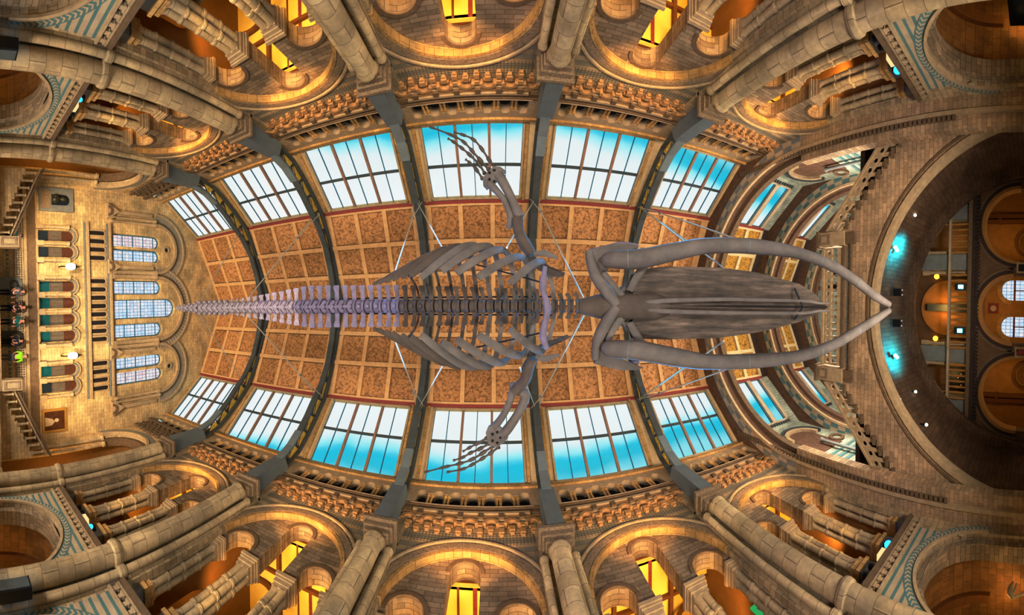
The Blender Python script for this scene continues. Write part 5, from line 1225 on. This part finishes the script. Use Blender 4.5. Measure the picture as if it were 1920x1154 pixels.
# ------------------------------------------------------------------ people
def person(x, y, z, face, label, shirt, legs, h=1.72, bag=None, arms=0.15, hair='hair', group=None):
    """standing figure: one skinned body with clothes and hair as children; face = heading angle"""
    t = thing('person', label, 'person', (x, y, z), group)
    k = h/1.75
    def W3(fx, fy, fz): return (x+k*(fx*cos(face)-fy*sin(face)), y+k*(fx*sin(face)+fy*cos(face)), z+k*fz)
    def skin(name, J, E, R, mat, parent, lv=1):
        me = bpy.data.meshes.new(name); o = Vector((x, y, z))
        me.from_pydata([tuple(Vector(W3(*j))-o) for j in J], E, [])
        ob = bpy.data.objects.new(name, me); COL.objects.link(ob); ob.parent = parent
        md = ob.modifiers.new('skin', 'SKIN'); md.use_smooth_shade = True
        for i, sv in enumerate(me.skin_vertices[0].data):
            sv.radius = (R[i]*k, R[i]*k) if not isinstance(R[i], tuple) else (R[i][0]*k, R[i][1]*k); sv.use_root = (i == 0)
        sb = ob.modifiers.new('sub', 'SUBSURF'); sb.levels = lv; sb.render_levels = lv
        me.materials.append(mat); return ob
    a = arms
    J = [(0,0,.95), (0,0,1.2), (0,0,1.42), (0,0,1.5), (.01,0,1.58), (.02,0,1.66), (.01,0,1.73),
         (0,.19,1.4), (.05,.24+a*.3,1.15), (.18,.24+a*.2,.95), (.24,.23,.88), (0,-.19,1.4), (.05,-.24-a*.3,1.15), (.18,-.24-a*.2,.95), (.24,-.23,.88),
         (0,.1,.88), (.02,.11,.5), (0,.11,.09), (.13,.12,.04), (0,-.1,.88), (.02,-.11,.5), (0,-.11,.09), (.13,-.12,.04)]
    E = [(0,1),(1,2),(2,3),(3,4),(4,5),(5,6),(2,7),(7,8),(8,9),(9,10),(2,11),(11,12),(12,13),(13,14),(0,15),(15,16),(16,17),(17,18),(0,19),(19,20),(20,21),(21,22)]
    R = [.13,.13,.14,.06,.085,.1,.07,.065,.045,.035,.03,.065,.045,.035,.03,.085,.055,.04,.035,.085,.055,.04,.035]
    bd = skin('body', J, E, R, M['skin'], t)
    skin('top', [(0,0,.93),(0,0,1.2),(0,0,1.42),(0,.2,1.4),(.05,.245+a*.3,1.16),(.12,.245+a*.25,1.05),(0,-.2,1.4),(.05,-.245-a*.3,1.16),(.12,-.245-a*.25,1.05)],
         [(0,1),(1,2),(2,3),(3,4),(4,5),(2,6),(6,7),(7,8)], [.15,.15,.155,.085,.065,.058,.085,.065,.058], CL[shirt], t)
    skin('trousers', [(0,0,.95),(0,.1,.86),(.02,.11,.5),(0,.11,.1),(0,-.1,.86),(.02,-.11,.5),(0,-.11,.1)], [(0,1),(1,2),(2,3),(0,4),(4,5),(5,6)], [.145,.105,.075,.06,.105,.075,.06], CL[legs], t)
    hm = MB(); c = W3(-.02, 0, 1.69); hm.ball(c, .112*k, 12, 1, 1, .95); hm.build('hair', M[hair], t, True)
    MB().ball(W3(.115, 0, 1.63), .017*k, 6).build('nose', M['skin'], t, True)
    for q in (-1, 1):
        MB().ball(W3(0, q*.1, 1.63), .022*k, 6).build('ear', M['skin'], t, True)
        MB().ball(W3(.098, q*.035, 1.665), .012*k, 6).build('eye', M['hair'], t, True)
    MB().box(lambda u, v, w: W3(u, v, w), .092, .104, -.025, .025, 1.575, 1.583).build('mouth', M['red'], t)
    for q in (-1, 1):
        for j in range(5):
            oy = (j-2)*.016; L_ = (.05, .065, .07, .06, .05)[j]
            p = W3(.25+.01, q*(.23)+oy, .87); e = W3(.25+.02+L_*.6, q*.23+oy*1.1, .87-L_*.6)
            MB().tube([p, e], [.011*k, .008*k], 6).build('finger', M['skin'], bd, True)
    if bag:
        MB().tube([W3(-.19, 0, 1.0), W3(-.21, 0, 1.2), W3(-.19, 0, 1.4)], [.1*k, .13*k, .1*k], 8).build('backpack', CL[bag], t, True)
    return t
person(-20.75, -4.72, 4.22, 0., 'person in teal top alone at the upper end of the landing', 'teal', 'navy', 1.75)
person(-20.3, -1.25, 4.2, .5, 'person in dark grey coat at the middle of landing', 'grey', 'black', 1.78)
person(-20.6, -.3, 4.2, -.3, 'person in black jacket with pale scarf on landing', 'black', 'navy', 1.86)
person(-20.2, .5, 4.2, .2, 'person in dark green coat beside the pale scarf wearer', 'green', 'black', 1.68)
person(-20.5, 1.72, 4.2, -.4, 'person in navy top carrying red bag before dark tablet', 'navy', 'black', 1.62, 'red')
person(-20.3, 2.62, 4.2, 0., 'person in bright green safety vest by lower newel', 'hivis', 'grey', 1.8)
person(14.25, -.92, 10.45, PI, 'person in dark top leaning over the bridge balustrade', 'navy', 'black', 1.75)
person(14.3, -1.75, 10.45, PI, 'person in white top behind the bridge balustrade', 'white', 'navy', 1.62)
# ------------------------------------------------------------------ lamps and boxes standing along the gallery rails
for s in (-1, 1):
    for bx, q, w in ((-13.05, 0, 'leftmost'), (10.5, 4, 'rightmost')):
        y = s*(W-.02); z = 6.42
        sg = 1 if bx < 0 else -1
        def stand(name, label, cat, dx, build, grp):
            t = thing(name, label, cat, (bx+dx, s*(W+.2), 5.95), grp); build(t, bx+dx); return t
        def flood(t, x):
            MB().box(side(s), x-.2, x+.2, 6.3, 6.75, W+.1, W+.32).build('housing', M['paleglow'], t)
            MB().box(side(s), x-.05, x+.05, 5.5, 6.3, W+.15, W+.25).build('stand', M['black'], t)
        stand('flood_lamp', 'pale glowing box lamp behind gallery rail, %s bay, %s side' % (w, SIDE(s)), 'lamp', sg*-.1, flood, 'gallery box lamps')
        def blue(t, x):
            MB().ball((x, s*(W+.15), 6.62), .15 if bx > 0 else .12, 12).build('lens', M['blue'], t, True)
            MB().lathe(x, s*(W+.26), [(.08, 5.5), (.08, 6.5), (.17, 6.55), (.17, 6.8)], 12).build('housing', M['black'], t)
        stand('blue_lamp', 'bright blue lamp behind gallery rail, %s bay, %s side' % (w, SIDE(s)), 'lamp', .55, blue, 'gallery blue lamps')
        for dx, n in ((-.95, 'first'), (-.55, 'second')):
            def can(t, x):
                MB().lathe(x, s*(W+.2), [(.04, 5.5), (.04, 6.35), (.12, 6.4), (.13, 6.75), (.1, 6.8)], 10).build('can', M['black'], t)
                MB().tube([(x-.15, s*(W+.2), 6.4), (x-.15, s*(W+.2), 6.6), (x+.15, s*(W+.2), 6.6), (x+.15, s*(W+.2), 6.4)], .02, 6).build('yoke', M['black'], t)
            stand('stage_spotlight', 'black stage spotlight behind gallery rail, %s, %s bay, %s side' % (n, w, SIDE(s)), 'spotlight', dx, can, 'gallery stage spotlights')
    t = thing('loudspeaker_box', 'long black box fixed to leftmost free pier, %s side' % SIDE(s), 'loudspeaker', (-9.4, s*7.5, 2.6))
    MB().box(side(s), -9.62, -9.18, 2.6, 3.55, 7.3, 7.62).build('case', M['black'], t)
    MB().box(side(s), -9.58, -9.22, 2.65, 3.5, 7.27, 7.3).build('grille', M['iron_dark'], t)
# green exit sign in the lower gallery, curved bones in the upper gallery, neck skeleton in the lower chapel
t = thing('exit_sign', 'small green and white running figure exit sign in lower gallery', 'sign', (7.55, 9.6, 9.4))
SG = side(1)
MB().box(SG, 7.35, 7.75, 9.2, 9.62, 9.58, 9.64).build('sign_face', M['green'], t)
MB().box(SG, 7.47, 7.52, 9.3, 9.42, 9.56, 9.58).box(SG, 7.5, 7.62, 9.38, 9.48, 9.56, 9.58).box(SG, 7.58, 7.63, 9.46, 9.56, 9.56, 9.58).box(SG, 7.66, 7.72, 9.26, 9.58, 9.56, 9.58).build('running_figure', M['whiteflat'], t)
for s, w in ((-1, 'upper'), (1, 'lower')):
    t = thing('hanging_display', 'framed specimen display with pale bones behind the left arcade, %s side' % w, 'display case', (-7.9, s*10.6, 8.3))
    MB().slab(side(s), rect(-8.9, -6.9, 7.4, 9.6), [rect(-8.78, -7.02, 7.52, 9.48)], 10.5, 10.7).build('frame', M['black'], t)
    MB().box(side(s), -8.78, -7.02, 7.52, 9.48, 10.62, 10.68).build('backing', M['groom'], t)
    for q in range(3):
        l = [(-8.6+q*.55+.5*sin(a), s*10.45, 7.7+q*.1+1.5*a/PI, .05*sin(a)+.02) for a in [PI*j/8 for j in range(9)]]
        MB().tube([p[:3] for p in l], [p[3] for p in l], 8).build('curved_bone', M['cream'], t, True)
t = thing('neck_skeleton', 'small pale long-necked skeleton in the rightmost lower chapel', 'skeleton', (12., 9.8, 0))
m = MB(); pts = []
for i in range(22):
    a = i/21; pts.append((11.6+.5*sin(a*3.), 9.9-.2*a, .4+1.9*a))
for i, p in enumerate(pts): m.ball(p, .08-.0015*i, 8, 1, 1, .7)
m.tube(pts, .04, 6); m.build('neck', M['cream'], t, True)
m = MB().tube([(11.68, 9.7, 2.3), (11.8, 9.65, 2.42), (12.02, 9.6, 2.42), (12.2, 9.58, 2.34)], [.07, .11, .08, .03], 10)
m.build('skull', M['cream'], t, True)
MB().tube([(11.8, 9.65, 2.3), (12.0, 9.6, 2.24), (12.16, 9.58, 2.22)], [.04, .035, .02], 8).build('jaw', M['cream'], t, True)
MB().box(flatM, 11.1, 12.3, 9.5, 10.4, .0, .4).build('plinth', M['black'], t)
t = thing('framed_screen', 'dark framed screen in the rightmost upper chapel', 'screen', (11.5, -10., 2.2))
MB().slab(side(-1), rect(10.9, 12.1, 1.4, 2.9), [rect(11., 12., 1.5, 2.8)], 10., 10.12).build('frame', M['black'], t)
MB().box(side(-1), 11., 12., 1.5, 2.8, 10.06, 10.1).build('panel', M['rod'], t)
# ------------------------------------------------------------------ lamps
def light(name, kind, loc, energy, col, size=.25, aim=None, spot=None, blend=.6):
    ld = bpy.data.lights.new(name, kind); ld.energy = energy; ld.color = col
    if kind == 'AREA': ld.shape = 'DISK'; ld.size = size
    else: ld.shadow_soft_size = size
    if spot: ld.spot_size = spot; ld.spot_blend = blend
    ob = bpy.data.objects.new(name, ld); COL.objects.link(ob); ob.location = loc
    if aim is not None: ob.rotation_euler = (Vector(aim)-Vector(loc)).to_track_quat('-Z', 'Y').to_euler()
    return ob
WARM = (1., .74, .38); AMB = (1., .6, .16); NEU = (1., .95, .88)
for s in (-1, 1):
    for bi, (x0, x1, c, r) in enumerate(BAYS):
        for q in (-1.5, 1.5): light('gallery_lamp', 'SPOT', (c+q, s*(W+1.9), 9.4), 300, AMB, .3, (c+q, s*(W+2.4), 13), math.radians(140), .5)
        light('rail_uplight', 'SPOT', (c, s*(W-.55), 6.7), 320, WARM, .15, (c, s*(W+.1), 13.), math.radians(75))
        light('cornice_uplight', 'SPOT', (c, s*(W-1.3), 10.6), 520, (1, .62, .25), .2, (c, s*(W+.2), 15.6), math.radians(80))
        for q in (-1.6, 1.6): light('chapel_lamp', 'POINT', (c+q*.8, s*(W+2.0), 2.5), 40, (1, .68, .26), .2)
    light('end_gallery_lamp', 'POINT', (-18.9, s*(W+2.6), 8.), 260, AMB, .4)
    light('whale_lamp', 'SPOT', (7.5, s*7.4, 13.6), 6000, (.05, .45, 1.), .15, (2.2, 0, 8.4), math.radians(36))
    light('whale_lamp', 'SPOT', (-4.5, s*7.4, 13.6), 6000, (.12, .42, 1.), .15, (-.8, 0, 9.), math.radians(30))
    light('whale_lamp', 'SPOT', (-13, s*7.9, 6.9), 1700, (.45, .3, 1.), .15, (-3.5, 0, 9.6), math.radians(40))
    light('blue_lamp_beam', 'SPOT', (9.95, s*7.9, 6.8), 420, (.15, .35, 1.), .12, (6.6, 0, 7.1), math.radians(42))
    light('cyan_spot', 'SPOT', (15.3, s*2.57-.23, 7.7), 900, (.0, .52, .95), .1, (15.35, s*2.57-.23, 9), math.radians(150), 1.)
    light('tower_lamp', 'POINT', (16.0, s*5.4, 11.6), 420, NEU, .3)  # added lamp brightening the dark bay beyond the bridge
    light('window_wash', 'SPOT', (-15.6, s*4.5, 5.2), 2100, (1, .8, .5), .3, (-21.4, s*3.6, 12), math.radians(95))  # added lamp brightening the end wall round its windows
for x in (-15, -9, -3, 3, 9):
    for s in (-1, 1):
        light('floor_uplight', 'SPOT', (x, s*3.4, .4), 2000, NEU, .6, (x, s*6.2, 14), math.radians(125), 1.)  # added lamps without fixtures, ambient fill for the nave
light('end_uplight', 'SPOT', (-13, 0, .5), 4200, (1, .9, .74), .6, (-21.4, 0, 10), math.radians(90), .8)  # added lamp brightening the end wall from the floor
light('bridge_uplight', 'SPOT', (7.5, 0, .5), 2600, (1, .9, .78), .6, (13.6, 0, 9), math.radians(100), .8)  # added lamp brightening the bridge from below
light('tower_lamp', 'POINT', (16.6, 0, 12.3), 1300, NEU, .4); light('tower_lamp', 'POINT', (21.7, 0, 12.3), 1200, NEU, .4)  # two more added lamps to brighten the far bays
light('porch_lamp', 'POINT', (20.8, 0, 3.9), 50, AMB, .3)
for s in (-1, 1): light('porch_lamp', 'POINT', (20.6, s*4.4, 3.6), 60, AMB, .3)
light('balcony_glow', 'POINT', (19.2, 0, 7.2), 60, AMB, .3)
for s in (-1, 1): light('balcony_glow', 'POINT', (19.2, s*3.9, 6.6), 25, AMB, .3)
light('neck_lamp', 'POINT', (11.2, 9.25, 1.5), 14, (1, .8, .45), .1)  # added lamp lifting the neck skeleton out of shadow
sc.view_settings.view_transform = 'Standard'; sc.view_settings.look = 'None'; sc.view_settings.exposure = .22
sc.view_settings.use_curve_mapping = True
cm = sc.view_settings.curve_mapping; cc_ = cm.curves[3]
cc_.points.new(.22, .175); cc_.points.new(.7, .75); cm.update()
sc.cycles.use_denoising = True; sc.cycles.use_adaptive_sampling = True; sc.cycles.adaptive_threshold = .025; sc.cycles.max_bounces = 6; sc.cycles.diffuse_bounces = 3; sc.cycles.glossy_bounces = 2; sc.cycles.transparent_max_bounces = 10
sc.cycles.sample_clamp_indirect = 6.; sc.cycles.caustics_reflective = False; sc.cycles.caustics_refractive = False
